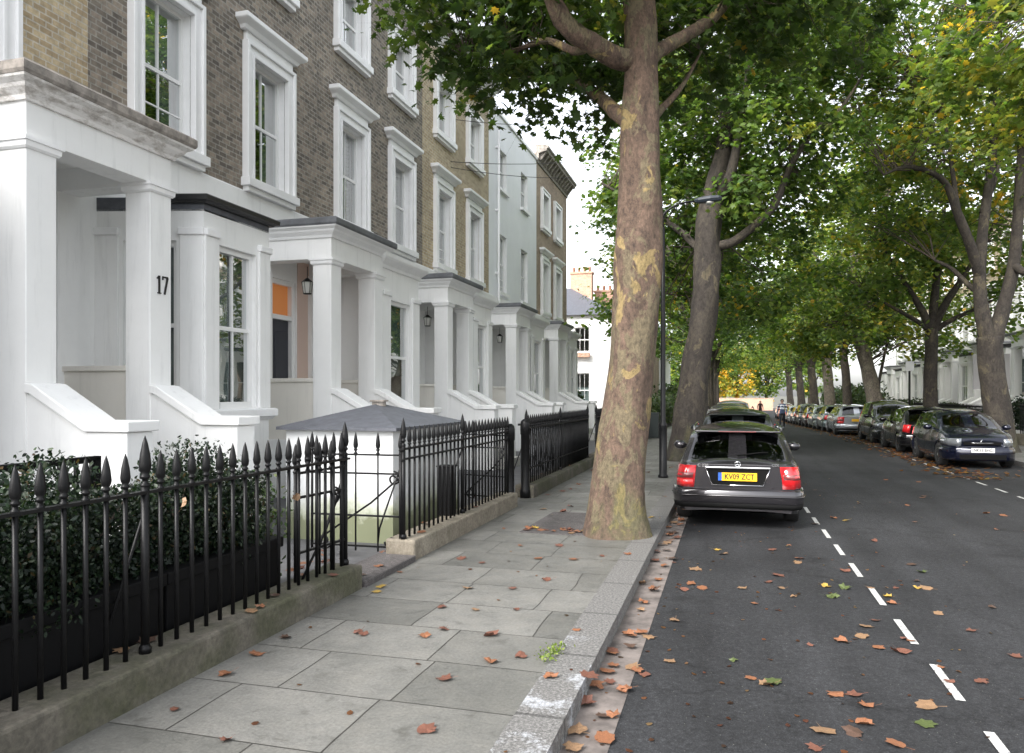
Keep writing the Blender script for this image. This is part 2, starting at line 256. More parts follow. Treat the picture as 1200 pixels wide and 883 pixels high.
# ---------------------------------------------------------------- mesh builder
class MB:
    def __init__(self): self.v = []; self.f = []; self.mi = []; self.sm = []; self.o = (0, 0, 0); self.ex = (1, 0); self.ey = (0, 1)
    def frame(self, o=(0, 0, 0), ex=(1, 0), ey=(0, 1)): self.o = o; self.ex = ex; self.ey = ey; return self
    def P(self, p):
        x, y, z = p; o, a, b = self.o, self.ex, self.ey
        self.v.append((o[0]+a[0]*x+b[0]*y, o[1]+a[1]*x+b[1]*y, o[2]+z)); return len(self.v)-1
    def F(self, idx, m=0, s=False): self.f.append(tuple(idx)); self.mi.append(m); self.sm.append(s)
    def quad(self, a, b, c, d, m=0): self.F([self.P(a), self.P(b), self.P(c), self.P(d)], m)
    def box(self, x0, x1, y0, y1, z0, z1, m=0):
        i = [self.P(p) for p in ((x0,y0,z0),(x1,y0,z0),(x1,y1,z0),(x0,y1,z0),(x0,y0,z1),(x1,y0,z1),(x1,y1,z1),(x0,y1,z1))]
        for q in ((3,2,1,0),(4,5,6,7),(0,1,5,4),(1,2,6,5),(2,3,7,6),(3,0,4,7)): self.F([i[k] for k in q], m)
        return self
    def prism_yz(self, poly, x0, x1, m=0):
        a = [self.P((x0, y, z)) for y, z in poly]; b = [self.P((x1, y, z)) for y, z in poly]; n = len(poly)
        self.F(a[::-1], m); self.F(b, m)
        for k in range(n): self.F((a[k], a[(k+1) % n], b[(k+1) % n], b[k]), m)
    def prism_xy(self, poly, z0, z1, m=0):
        a = [self.P((x, y, z0)) for x, y in poly]; b = [self.P((x, y, z1)) for x, y in poly]; n = len(poly)
        self.F(a[::-1], m); self.F(b, m)
        for k in range(n): self.F((a[k], a[(k+1) % n], b[(k+1) % n], b[k]), m)
    def tube(self, pts, rad, seg=8, m=0, cap=True, smooth=True):
        pts = [Vector(p) for p in pts]; n = len(pts)
        if not hasattr(rad, '__len__'): rad = [rad]*n
        rings = []; up = None
        for k in range(n):
            t = (pts[min(k+1, n-1)]-pts[max(k-1, 0)]).normalized()
            if up is None: up = Vector((1, 0, 0)) if abs(t.x) < .9 else Vector((0, 1, 0))
            up = (up-t*up.dot(t)).normalized(); w = t.cross(up)
            rings.append([self.P(pts[k]+(up*math.cos(a)+w*math.sin(a))*rad[k]) for a in [2*math.pi*j/seg for j in range(seg)]])
        for k in range(n-1):
            for j in range(seg): self.F((rings[k][j], rings[k][(j+1) % seg], rings[k+1][(j+1) % seg], rings[k+1][j]), m, smooth)
        if cap: self.F(rings[0][::-1], m); self.F(rings[-1], m)
        return rings
    def lathe(self, prof, c, seg=12, m=0, smooth=True, axis='z'):
        rings = []
        for r, h in prof:
            ring = []
            for j in range(seg):
                a = 2*math.pi*j/seg; x, y = r*math.cos(a), r*math.sin(a)
                p = (c[0]+x, c[1]+y, c[2]+h) if axis == 'z' else ((c[0]+h, c[1]+x, c[2]+y) if axis == 'x' else (c[0]+x, c[1]+h, c[2]+y))
                ring.append(self.P(p))
            rings.append(ring)
        for k in range(len(rings)-1):
            for j in range(seg): self.F((rings[k][j], rings[k][(j+1) % seg], rings[k+1][(j+1) % seg], rings[k+1][j]), m, smooth)
        self.F(rings[0][::-1], m); self.F(rings[-1], m)
    def moulding(self, path, prof, closed=False, m=0, side=1, cap=True, smooth=False):
        """sweep a profile of (outward, z) along a plan path; outward = side * right-hand normal"""
        n = len(path); cols = []
        for k in range(n):
            p = Vector(path[k])
            a = Vector(path[(k-1) % n]) if (closed or k > 0) else None
            b = Vector(path[(k+1) % n]) if (closed or k < n-1) else None
            ns = []
            if a is not None: d = (p-a).normalized(); ns.append(Vector((d.y, -d.x))*side)
            if b is not None: d = (b-p).normalized(); ns.append(Vector((d.y, -d.x))*side)
            nn = sum(ns, Vector((0, 0))).normalized(); sc = 1/max(.3, nn.dot(ns[0]))
            cols.append([self.P((p.x+nn.x*o*sc, p.y+nn.y*o*sc, z)) for o, z in prof])
        q = len(prof)
        for k in range(n if closed else n-1):
            a, b = cols[k], cols[(k+1) % n]
            for j in range(q): self.F((a[j], b[j], b[(j+1) % q], a[(j+1) % q]), m, smooth)
        if cap and not closed: self.F(cols[0][::-1], m); self.F(cols[-1], m)
    def wall(self, x0, x1, z0, z1, y, holes=(), depth=.2, m=0, mr=None):
        """front face at y with rectangular holes and their reveals going back by depth"""
        xs = sorted({x0, x1, *[h[0] for h in holes], *[h[1] for h in holes]}); zs = sorted({z0, z1, *[h[2] for h in holes], *[h[3] for h in holes]})
        xs = [x for x in xs if x0 <= x <= x1]; zs = [z for z in zs if z0 <= z <= z1]
        for i in range(len(xs)-1):
            for j in range(len(zs)-1):
                cx, cz = (xs[i]+xs[i+1])/2, (zs[j]+zs[j+1])/2
                if any(h[0] < cx < h[1] and h[2] < cz < h[3] for h in holes): continue
                self.quad((xs[i], y, zs[j]), (xs[i], y, zs[j+1]), (xs[i+1], y, zs[j+1]), (xs[i+1], y, zs[j]), m)
        mr = m if mr is None else mr
        for a, b, c, d in holes:
            for p, q in (((a,c),(a,d)), ((a,d),(b,d)), ((b,d),(b,c)), ((b,c),(a,c))):
                self.quad((p[0], y, p[1]), (q[0], y, q[1]), (q[0], y-depth, q[1]), (p[0], y-depth, p[1]), mr)
    def build(self, name, mats, parent=None, bevel=0, seg=2, recalc=True):
        me = bpy.data.meshes.new(name); me.from_pydata(self.v, [], self.f)
        if not isinstance(mats, (list, tuple)): mats = [mats]
        for mt in mats: me.materials.append(mt if not isinstance(mt, str) else M[mt])
        me.polygons.foreach_set('material_index', self.mi); me.polygons.foreach_set('use_smooth', self.sm)
        if recalc:
            bm = bmesh.new(); bm.from_mesh(me); bmesh.ops.remove_doubles(bm, verts=bm.verts, dist=1e-5); bmesh.ops.recalc_face_normals(bm, faces=bm.faces); bm.to_mesh(me); bm.free()
        me.update()
        o = bpy.data.objects.new(name, me); COL.objects.link(o)
        if parent: o.parent = parent
        if bevel:
            md = o.modifiers.new('bevel', 'BEVEL'); md.width = bevel; md.segments = seg; md.limit_method = 'ANGLE'; md.angle_limit = math.radians(40)
        return o

def tag(o, label=None, cat=None, group=None, kind=None):
    if label: o['label'] = label
    if cat: o['category'] = cat
    if group: o['group'] = group
    if kind: o['kind'] = kind
    return o
def empty(name, loc=(0, 0, 0), rz=0, label=None, cat=None, group=None):
    o = bpy.data.objects.new(name, None); COL.objects.link(o); o.location = loc; o.rotation_euler = (0, 0, rz); o.empty_display_size = .2
    return tag(o, label, cat, group)
def children(o): return [c for c in bpy.data.objects if c.parent == o]
def copy_tree(o, parent=None):
    c = o.copy(); COL.objects.link(c)
    if parent: c.parent = parent
    for ch in list(o.children): copy_tree(ch, c)
    return c
def text_mesh(name, s, size, mat, parent, loc, rot, extrude=.002, sx=1.0):
    cu = bpy.data.curves.new(name, 'FONT'); cu.body = s; cu.size = size; cu.align_x = 'CENTER'; cu.align_y = 'CENTER'; cu.extrude = extrude; cu.resolution_u = 3; cu.offset = size*.022
    t = bpy.data.objects.new(name+'_tmp', cu); COL.objects.link(t)
    me = bpy.data.meshes.new_from_object(t.evaluated_get(bpy.context.evaluated_depsgraph_get()))
    bpy.data.objects.remove(t); me.materials.clear(); me.materials.append(M[mat])
    o = bpy.data.objects.new(name, me); COL.objects.link(o); o.parent = parent; o.location = loc; o.rotation_euler = rot; o.scale = (sx, 1, 1); return o
# ================================================================ camera, light, sky
cam = bpy.data.cameras.new('camera'); co = bpy.data.objects.new('camera', cam); COL.objects.link(co); SC.camera = co
co.location = (0, 0, EYE); co.rotation_euler = (math.pi/2, 0, TH); cam.sensor_width = 36; cam.sensor_fit = 'HORIZONTAL'; cam.lens = 27.0
cam.shift_y = 21.5/1200; cam.clip_end = 3000; cam.clip_start = .05
SUN_EL, SUN_AZ = math.radians(40), math.radians(206)       # azimuth measured from +Y towards +X: behind the viewer, a little left
sd = Vector((math.sin(SUN_AZ)*math.cos(SUN_EL), math.cos(SUN_AZ)*math.cos(SUN_EL), math.sin(SUN_EL)))
sl = bpy.data.lights.new('sun', 'SUN'); so = bpy.data.objects.new('sun', sl); COL.objects.link(so); sl.energy = 1.5; sl.angle = math.radians(30); sl.color = (1, .97, .93)
so.rotation_euler = sd.to_track_quat('Z', 'Y').to_euler(); so.location = (0, -20, 40)
w = bpy.data.worlds.new('World'); SC.world = w; w.use_nodes = True; nt = w.node_tree; bg = nt.nodes['Background']
sky = N(nt, 'ShaderNodeTexSky', sky_type='NISHITA'); sky.sun_disc = False; sky.sun_elevation = SUN_EL; sky.sun_rotation = SUN_AZ; sky.air_density = 1.0; sky.dust_density = 3.0; sky.ozone_density = 1.0
hs = N(nt, 'ShaderNodeHueSaturation'); hs.inputs['Saturation'].default_value = .22; hs.inputs['Value'].default_value = 1.25
nt.links.new(sky.outputs[0], hs.inputs['Color']); nt.links.new(hs.outputs[0], bg.inputs['Color']); bg.inputs['Strength'].default_value = .15
SC.view_settings.view_transform = 'Standard'; SC.view_settings.look = 'None'; SC.view_settings.exposure = 1.60; SC.view_settings.gamma = 1; SC.view_settings.use_curve_mapping = False
SC.render.engine = 'CYCLES'; SC.cycles.use_denoising = True; SC.cycles.max_bounces = 8; SC.cycles.transparent_max_bounces = 12; SC.cycles.diffuse_bounces = 6
try: SC.cycles.denoiser = 'OPENIMAGEDENOISE'
except Exception: pass

# ================================================================ ground
YS = [-8]+[y for y in np.linspace(-4, 26, 16)]+[y for y in np.linspace(29, 80, 18)]+[95, 135]
def strip(name, x0, x1, z, mat, thick=0, y0=-8, y1=135, label=None):
    mb = MB(); ys = [y0]+[y for y in YS if y0 < y < y1]+[y1]; a = []
    for y in ys: a.append((mb.P((x0, y, z+gz(y))), mb.P((x1, y, z+gz(y)))))
    for p, q in zip(a, a[1:]): mb.F((p[0], p[1], q[1], q[0]))
    if thick:
        b = [(mb.P((x0, y, z-thick+gz(y))), mb.P((x1, y, z-thick+gz(y)))) for y in ys]
        for k in range(len(ys)-1):
            mb.F((a[k][1], b[k][1], b[k+1][1], a[k+1][1])); mb.F((a[k][0], a[k+1][0], b[k+1][0], b[k][0]))
        mb.F((a[0][0], b[0][0], b[0][1], a[0][1]))
    o = mb.build(name, mat); tag(o, kind='structure'); return o
XK, XKI, XR, XRI = -.81, -1.07, 6.90, 7.16
RZ = -.12
mb = MB(); mb.quad((-900, -60, -1.2), (900, -60, -1.2), (900, 1500, -1.2), (-900, 1500, -1.2)); tag(mb.build('ground', 'grass_ground'), kind='structure')
strip('road', XK-.02, XR+.02, RZ, 'asphalt', .3)
strip('gutter_channel', XK, XK+.23, RZ+.004, 'gutter')
strip('kerb', XKI, XK, 0.0, 'kerb', .3); strip('kerb', XR, XRI, 0.0, 'kerb', .3)
strip('pavement', -3.40, XKI, -.003, 'flags', .3); strip('pavement', XRI, 9.3, -.003, 'flags', .3)
strip('front_garden', -7.6, -3.40, -.03, 'garden_pave', .3, -8, 37.5); strip('front_garden', 9.3, 13.7, -.03, 'garden_pave', .3)
# side street at the end of the terrace
mb = MB(); mb.box(-60, -3.4, 38, 46, -1.0, -.18); tag(mb.build('side_road', 'asphalt'), kind='structure')
# dashed bay lines
mb = MB()
def dash(x, y0, y1, wd=.052):
    ys = [y0, (y0+y1)/2, y1]
    for p, q in zip(ys, ys[1:]):
        mb.quad((x-wd/2, p, RZ+.006+gz(p)), (x+wd/2, p, RZ+.006+gz(p)), (x+wd/2, q, RZ+.006+gz(q)), (x-wd/2, q, RZ+.006+gz(q)))
y = 2.89
while y < 60:
    dash(max(1.12, 1.29-.02*(y-4.7)), y, y+.62); y += 1.04
y = 12.3
while y < 70: dash(4.82, y, y+.62); y += 1.16
tag(mb.build('road_markings', 'paint'), kind='structure')
# tree pits (bare trodden patch around the near trunk)
mb = MB(); c = gnd(718, 620)
mb.prism_xy([(c.x-1.05+.0, c.y-.55), (XKI-.01, c.y-.55), (XKI-.01, c.y+1.1), (c.x-1.0, c.y+1.15)], -.05, .004); tag(mb.build('tree_pit', 'asphalt_path'), kind='structure')
# ================================================================ terrace houses (local: x along the street, y out of the facade, z up)
def sash_window(parent, o, ex, ey, wd, z0, z1, inset=.14, bars=1, horns=False, curtain='sides', mid=None, fat=.062):
    """box-sash window filling an opening wd wide whose front plane is y=0 of the frame"""
    mb = MB().frame(o, ex, ey); h = wd/2; yb, yf = -inset-.05, -inset+.035; mid = mid or (z0+z1)/2
    mb.box(-h, -h+fat, yb, yf, z0, z1); mb.box(h-fat, h, yb, yf, z0, z1)
    mb.box(-h+fat, h-fat, yb, yf, z1-fat*1.1, z1); mb.box(-h+fat, h-fat, yb, yf+.03, z0, z0+fat*1.4)
    mb.box(-h+fat, h-fat, yb+.012, yf-.012, mid-.026, mid+.026)
    for k in range(bars):
        x = -h+fat+(wd-2*fat)*(k+1)/(bars+1)
        mb.box(x-.009, x+.009, -inset-.02, -inset+.018, z0+fat*1.4, mid-.026); mb.box(x-.009, x+.009, -inset-.03, -inset+.012, mid+.026, z1-fat*1.1)
    if horns == 'grid':
        for zz in ((z0+mid)/2, z0+(mid-z0)*.25): mb.box(-h+fat, h-fat, -inset-.018, -inset+.016, zz-.01, zz+.01)
    f = mb.build('window', 'sash', parent)
    mb = MB().frame(o, ex, ey)
    mb.quad((-h+fat, -inset+.002, z0+fat), (h-fat, -inset+.002, z0+fat), (h-fat, -inset+.002, mid), (-h+fat, -inset+.002, mid))
    mb.quad((-h+fat, -inset-.012, mid), (h-fat, -inset-.012, mid), (h-fat, -inset-.012, z1-fat), (-h+fat, -inset-.012, z1-fat)); mb.build('pane', 'pane', f, recalc=False)
    if curtain:
        mb = MB().frame(o, ex, ey)
        def drape(xa, xb, za, zb, y):
            n = max(4, int((xb-xa)/.035)); pr = None; y = -inset-.115; za -= .05; zb += .12; xb += .14 if xb > h-.1 else 0; xa -= .14 if xa < -h+.1 else 0
            for k in range(n+1):
                x = xa+(xb-xa)*k/n; yy = y+.018*math.sin(k*1.9)+.008*math.sin(k*4.3)
                c = (mb.P((x, yy, za)), mb.P((x, yy, zb)))
                if pr: mb.F((pr[0], c[0], c[1], pr[1]), 0, True)
                pr = c
        mt = 'curtain'
        if curtain == 'sides': drape(-h+.03, -h+wd*.3, z0, z1, -inset-.075); drape(h-wd*.34, h-.03, z0, z1, -inset-.075)
        elif curtain == 'right': drape(-h+wd*.62 if False else -h+.03, -h+wd*.42, z0, z1, -inset-.10); mb.box(-h-.1, h+.1, -inset-.10, -inset-.09, mid-.02, z1+.1, 1)
        elif curtain == 'net': drape(-h+.03, h-.03, z0, mid+.05, -inset-.075)
        elif curtain == 'full': drape(-h+.03, h-.03, z0, z1, -inset-.075)
        elif curtain == 'blind': mb.box(-h-.1, h+.12, -inset-.13, -inset-.12, mid-.35, z1+.1); mt = 'curtain_grey'
        elif curtain == 'shutter':
            z = z0+.06
            while z < z1-.05:
                mb.quad((-h+.06, -inset-.14, z), (h-.06, -inset-.14, z), (h-.06, -inset-.10, z+.05), (-h+.06, -inset-.10, z+.05)); z += .085
            mb.box(-h+.05, -h+.1, -inset-.15, -inset-.09, z0, z1); mb.box(h-.1, h-.05, -inset-.15, -inset-.09, z0, z1)
        mb.build('shutter' if curtain == 'shutter' else ('blind' if curtain == 'blind' else 'curtain'), [mt, 'curtain_grey'], f, recalc=False)
    return f

def surround(win, x, z0, z1, wd, hood):
    """painted architrave, sill and (first floor) hood round an upper window"""
    h = wd/2; a = .20; mb = MB()
    for s in (-1, 1):
        xa, xb = sorted((x+s*h, x+s*(h+a))); mb.box(xa, xb, .001, .075, z0, z1+a)
        xa, xb = sorted((x+s*(h+a-.055), x+s*(h+a+.012))); mb.box(xa, xb, -.02, .115, z0, z1+a+.012)
        xa, xb = sorted((x+s*(h-.006), x+s*(h+.04))); mb.box(xa, xb, .003, .095, z0, z1+.04)
    mb.box(x-h, x+h, .001, .075, z1, z1+a); mb.box(x-h-a+.06, x+h+a-.06, -.01, .115, z1+a-.05, z1+a+.012); mb.box(x-h+.002, x+h-.002, .003, .094, z1-.006, z1+.04)
    mb.box(x-h-a-.05, x+h+a+.05, -.03, .16, z0-.14, z0-.002); mb.box(x-h-a-.0, x+h+a+.0, -.03, .11, z0-.22, z0-.14)
    if hood:
        zt = z1+a; mb.box(x-h-a+.02, x+h+a-.02, -.02, .06, zt+.012, zt+.2)
        mb.moulding([(x-h-a-.03, 0), (x-h-a-.03, .06), (x+h+a+.03, .06), (x+h+a+.03, 0)], [(-.03, zt+.16), (.04, zt+.16), (.07, zt+.22), (.15, zt+.27), (.17, zt+.29), (.17, zt+.36), (.13, zt+.38), (-.03, zt+.40)], side=-1)
        mb.box(x-h-a-.02, x+h+a+.02, 0, .07, zt+.2, zt+.38)
    mb.build('surround', 'trim', win, bevel=.006, seg=1)

def plan_ring(path, d):
    """offset a plan path outwards by d (right-hand side = -1 normal)"""
    return path

def lantern(parent, x, y, z, body='iron', sc=.74):
    mb = MB(); v0_ = len(mb.v); mb.tube([(x, y, z+.62), (x, y, z+.36)], .008, 6); mb.lathe([(.03, .36), (.10, .30), (.135, .27)], (x, y, z), 6, smooth=False); mb.lathe([(.085, 0), (.095, .02), (.03, .0)], (x, y, z), 6, smooth=False)
    for k in range(6):
        a = 2*math.pi*k/6; mb.tube([(x+.085*math.cos(a), y+.085*math.sin(a), z+.01), (x+.125*math.cos(a), y+.125*math.sin(a), z+.28)], .007, 4)
    shr = lambda b_: [b_.v.__setitem__(i, (x+(q[0]-x)*sc, y+(q[1]-y)*sc, z+.62+(q[2]-z-.62)*sc)) for i, q in enumerate(b_.v)]
    shr(mb); o = mb.build('hanging_lantern', body, parent); mb = MB(); mb.lathe([(.078, .015), (.118, .275)], (x, y, z), 6, smooth=False); shr(mb); mb.build('lamp_glass', 'lamp_glass', o)

def porch(h, x0, x1, P, zt, sidewall, top_mat, num=None, lamp=None, door=True, fan=False):
    """portico: podium, two square columns, low side walls, entablature, steps between stair walls"""
    cw, zc, fl = .33, zt-.66, .92
    p = empty('portico'); p.parent = h
    xs = (x0, x1-cw)
    for x in xs:
        mb = MB(); mb.box(x, x+cw, P-cw, P, 0, zc); c = mb.build('column', h['st'], p, bevel=.008)
        mb = MB(); mb.moulding([(x, P-cw), (x, P), (x+cw, P), (x+cw, P-cw)], [(-.01, zc-.02), (.012, zc-.02), (.03, zc+.0), (.034, zc+.045), (.05, zc+.05), (.05, zc+.085), (-.01, zc+.085)], closed=True, side=-1); mb.build('capital', 'trim', c)
    mb = MB()   # entablature beams and soffit
    mb.box(x0, x1, P-cw, P, zc+.08, zt-.2); mb.box(x0, x0+cw-.04, .03, P-cw, zc+.08, zt-.2); mb.box(x1-cw+.04, x1, .03, P-cw, zc+.08, zt-.2); mb.box(x0+cw-.04, x1-cw+.04, .03, P-cw, zc+.33, zt-.2)
    mb.build('entablature', h['st'], p, bevel=.006)
    mb = MB(); path = [(x0, .02), (x0, P), (x1, P), (x1, .02)]
    mb.moulding(path, [(-.02, zt-.25), (.03, zt-.25), (.045, zt-.21), (.10, zt-.16), (.115, zt-.13), (.17, zt-.10), (.18, zt-.08), (-.02, zt-.08)], side=-1); mb.build('cornice', 'stained' if top_mat == 'weathered' else 'trim', p)
    mb = MB(); mb.moulding(path, [(-.02, zt-.078), (.185, zt-.078), (.20, zt-.05), (.20, zt+.02), (.17, zt+.045), (-.02, zt+.05)], side=-1); mb.box(x0+.01, x1-.01, .02, P-.01, zt-.06, zt+.048); mb.build('roof_slab', top_mat, p)
    mb = MB(); mb.box(x0+.012, x1-.012, .02, P-.012, -.1, fl); mb.build('podium', h['st'], p)
    for x in (x0+.03, x1-.03-.2):
        mb = MB(); mb.box(x, x+.2, .03, P-cw+.002, fl-.02, sidewall-.06); mb.box(x-.03, x+.23, .03, P-cw+.004, sidewall-.06, sidewall); mb.build('side_parapet', 'stucco_cream', p, bevel=.006)
    for x in (x0+.012, x1-cw+.01):  # wall pilasters
        mb = MB(); mb.box(x, x+cw-.02, -.02, .12, fl, zc+.08); mb.build('pilaster', h['st'], p)
    # stair walls run towards the street
    for x in xs:
        poly = [(P-.02, -.1), (P-.02, 1.66), (P+.06, 1.66), (P+.67, 1.32), (P+1.10, 1.32), (P+1.10, -.1)]
        mb = MB(); mb.prism_yz(poly, x+.01, x+cw-.01); sw = mb.build('stair_wall', h['st'], p, bevel=.006)
        cop = [(P+.004, 1.662), (P+.004, 1.76), (P+.09, 1.75), (P+.66, 1.42), (P+1.145, 1.42), (P+1.145, 1.325), (P+.665, 1.325), (P+.055, 1.662)]
        mb = MB(); mb.prism_yz(cop, x-.03, x+cw+.03); mb.build('coping', 'stucco', sw, bevel=.012)
    mb = MB(); n = 5
    for k in range(n): mb.box(x0+cw, x1-cw, P-.01 if k else P-.01, P+.26*(k+1), -.1, fl-.005-(k)*fl/n-(0 if k == 0 else 0))
    mb = MB()
    for k in range(n):
        zt_ = fl*(n-k)/n-.002; mb.box(x0+cw+.004, x1-cw-.004, P-.012+(.26*k if k else 0), P+.26*(k+1), -.1, zt_)
    mb.build('steps', 'stone_step', p, bevel=.01, seg=1)
    if door:
        cx = (x0+x1)/2+(.30 if fan else 0); mb = MB(); mb.box(cx-.48, cx+.48, -.14, -.09, fl, fl+2.05); d = mb.build('door', 'door_dark', p)
        mb = MB()
        for xx in (-.24, .24):
            for za, zb in ((.2, .85), (1.0, 1.85)): mb.moulding([(cx+xx-.17, fl+za), (cx+xx+.17, fl+za), (cx+xx+.17, fl+zb), (cx+xx-.17, fl+zb)], [(0, -.09), (.012, -.075), (.03, -.09)], closed=True)
        # panels drawn in the xz plane: rebuild as boxes
        mb = MB()
        for xx in (-.24, .24):
            for za, zb in ((.2, .85), (1.0, 1.85)): mb.box(cx+xx-.17, cx+xx+.17, -.092, -.078, fl+za, fl+zb)
        mb.build('door_panel', 'door_dark', d, bevel=.01, seg=1)
        mb = MB(); mb.lathe([(.0, 0), (.035, .02), (.03, .05), (.0, .06)], (cx+.38, -.09, fl+1.05), 8, axis='y'); mb.build('handle', 'chrome', d)
        mb = MB(); mb.box(cx-.56, cx-.48, -.16, -.02, fl, zc-.1); mb.box(cx+.48, cx+.56, -.16, -.02, fl, zc-.1); mb.box(cx-.48, cx+.48, -.16, -.02, zc-.18, zc-.1); mb.box(cx-.48, cx+.48, -.16, -.02, fl+2.05, fl+2.13); mb.build('door_frame', 'sash', d)
        mb = MB(); mb.box(cx-.48, cx+.48, -.12, -.10, fl+2.13, zc-.18); mb.build('fanlight', 'orange_glow' if fan else 'pane', d)
    if fan:
        mb = MB(); mb.box(x0+cw-.04+.003, x1-cw+.04, .125, .135, fl, zc+.32); # lining
        cx = (x0+x1)/2+.30; mb = MB(); mb.box(x0+.25, cx-.58, .031, .045, sidewall-.9, zc+.3); mb.box(cx+.58, x1-.25, .031, .045, sidewall-.9, zc+.3); mb.build('inner_wall', 'pink_wall', p)
    if lamp: lantern(p, x1-.32 if lamp != 'black' else x1-.35, P-.62, zc-.62+.02)
    if num:
        # serif numeral fixed to the outer face of the far column
        x = x0+.075; z = 2.78; y = P+.004; mb = MB(); b = lambda a, c, e, g: mb.box(x+a, x+c, y, y+.012, z+e, z+g)
        # drawn right to left because local x runs back towards the viewer
        X = lambda a: .17-a
        def seg(pts, wd):
            for (xa, za), (xb, zb) in zip(pts, pts[1:]):
                dx, dz = xb-xa, zb-za; L = math.hypot(dx, dz); nx, nz = -dz/L*wd/2, dx/L*wd/2
                q = [(xa+nx, za+nz), (xb+nx, zb+nz), (xb-nx, zb-nz), (xa-nx, za-nz)]
                f = [mb.P((x+X(px), y+.012, z+pz)) for px, pz in q]; g = [mb.P((x+X(px), y, z+pz)) for px, pz in q]
                mb.F(f); mb.F(g[::-1])
                for k in range(4): mb.F((f[k], f[(k+1) % 4], g[(k+1) % 4], g[k]))
        seg([(.045, 0), (.045, .20)], .022); seg([(.018, .006), (.072, .006)], .011); seg([(.012, .165), (.04, .195)], .012)
        seg([(.095, .193), (.182, .193)], .016); seg([(.10, .19), (.10, .158)], .011); seg([(.176, .19), (.128, .0)], .021)
        mb.build('house_number', 'ink', p, recalc=True)
    return p

def bay(h, path, z_sill, z_head, zt, roof_mat, openings, gutter=False, shut='full'):
    """ground floor bay on a plan path (left to right along local x, ends at the wall)"""
    b = empty('bay_window'); b.parent = h
    mbw = MB()
    for (p, q), op in zip(zip(path, path[1:]), openings):
        p, q = Vector(p), Vector(q); L = (q-p).length; e = (q-p)/L; n = Vector((-e.y, e.x))
        fr = dict(o=(p.x, p.y, 0), ex=(e.x, e.y), ey=(n.x, n.y))
        mbw.frame(**fr); holes = []
        if op: holes = [(op[0], L-op[0], z_sill, z_head)]
        mbw.wall(0, L, -.1, zt-.12, 0, holes, .14)
        if op:
            o = (p.x+e.x*L/2, p.y+e.y*L/2, 0)
            sash_window(b, o, (e.x, e.y), (n.x, n.y), L-2*op[0], z_sill, z_head, inset=.10, bars=op[1], curtain=op[2])
        pw = op[0]-.05 if op else L*.8
        for xa, xb in ((.0, pw), (L-pw, L)) if op else ():
            mbp = MB().frame(**fr); mbc = MB().frame(**fr); mbp.box(xa, xb, -.02, .03, z_sill-.0, z_head+.06); mbc.box(xa-.012, xb+.012, -.02, .06, z_head+.06, z_head+.15); pr_ = mbp.build('pier', h['st'], b, bevel=.005, seg=1); mbc.build('capital', 'trim', pr_, bevel=.012)
    mbw.build('bay_wall', h['st'], b)
    mb = MB(); mb.moulding(path, [(-.05, z_sill-.16), (.035, z_sill-.16), (.07, z_sill-.12), (.10, z_sill-.11), (.10, z_sill-.02), (.07, z_sill-.002), (-.05, z_sill-.002)], side=-1); mb.build('sill', 'trim', b)
    if gutter:
        q0, q1 = Vector(path[0]), Vector(path[1]); q2, q3 = Vector(path[2]), Vector(path[3]); gp = [q1+(q0-q1)*.15, q1, q2, q2+(q3-q2)*.42]
        mb = MB(); mb.moulding(gp, [(-.03, zt-.05), (.05, zt-.05), (.07, zt-.03), (.12, zt-.02), (.125, zt+.03), (.11, zt+.045), (-.03, zt+.06)], side=-1); mb.build('gutter', 'black_gutter', b)
    else:
        mb = MB(); mb.moulding(path, [(-.02, zt-.26), (.03, zt-.26), (.05, zt-.2), (.10, zt-.15), (.15, zt-.11), (.17, zt-.07), (.17, zt), (-.02, zt+.03)], side=-1); mb.build('cornice', 'trim', b)
    mb = MB(); mb.prism_xy([tuple(p) for p in path], zt-.14, zt+.028); mb.build('roof', roof_mat, b)
    return b

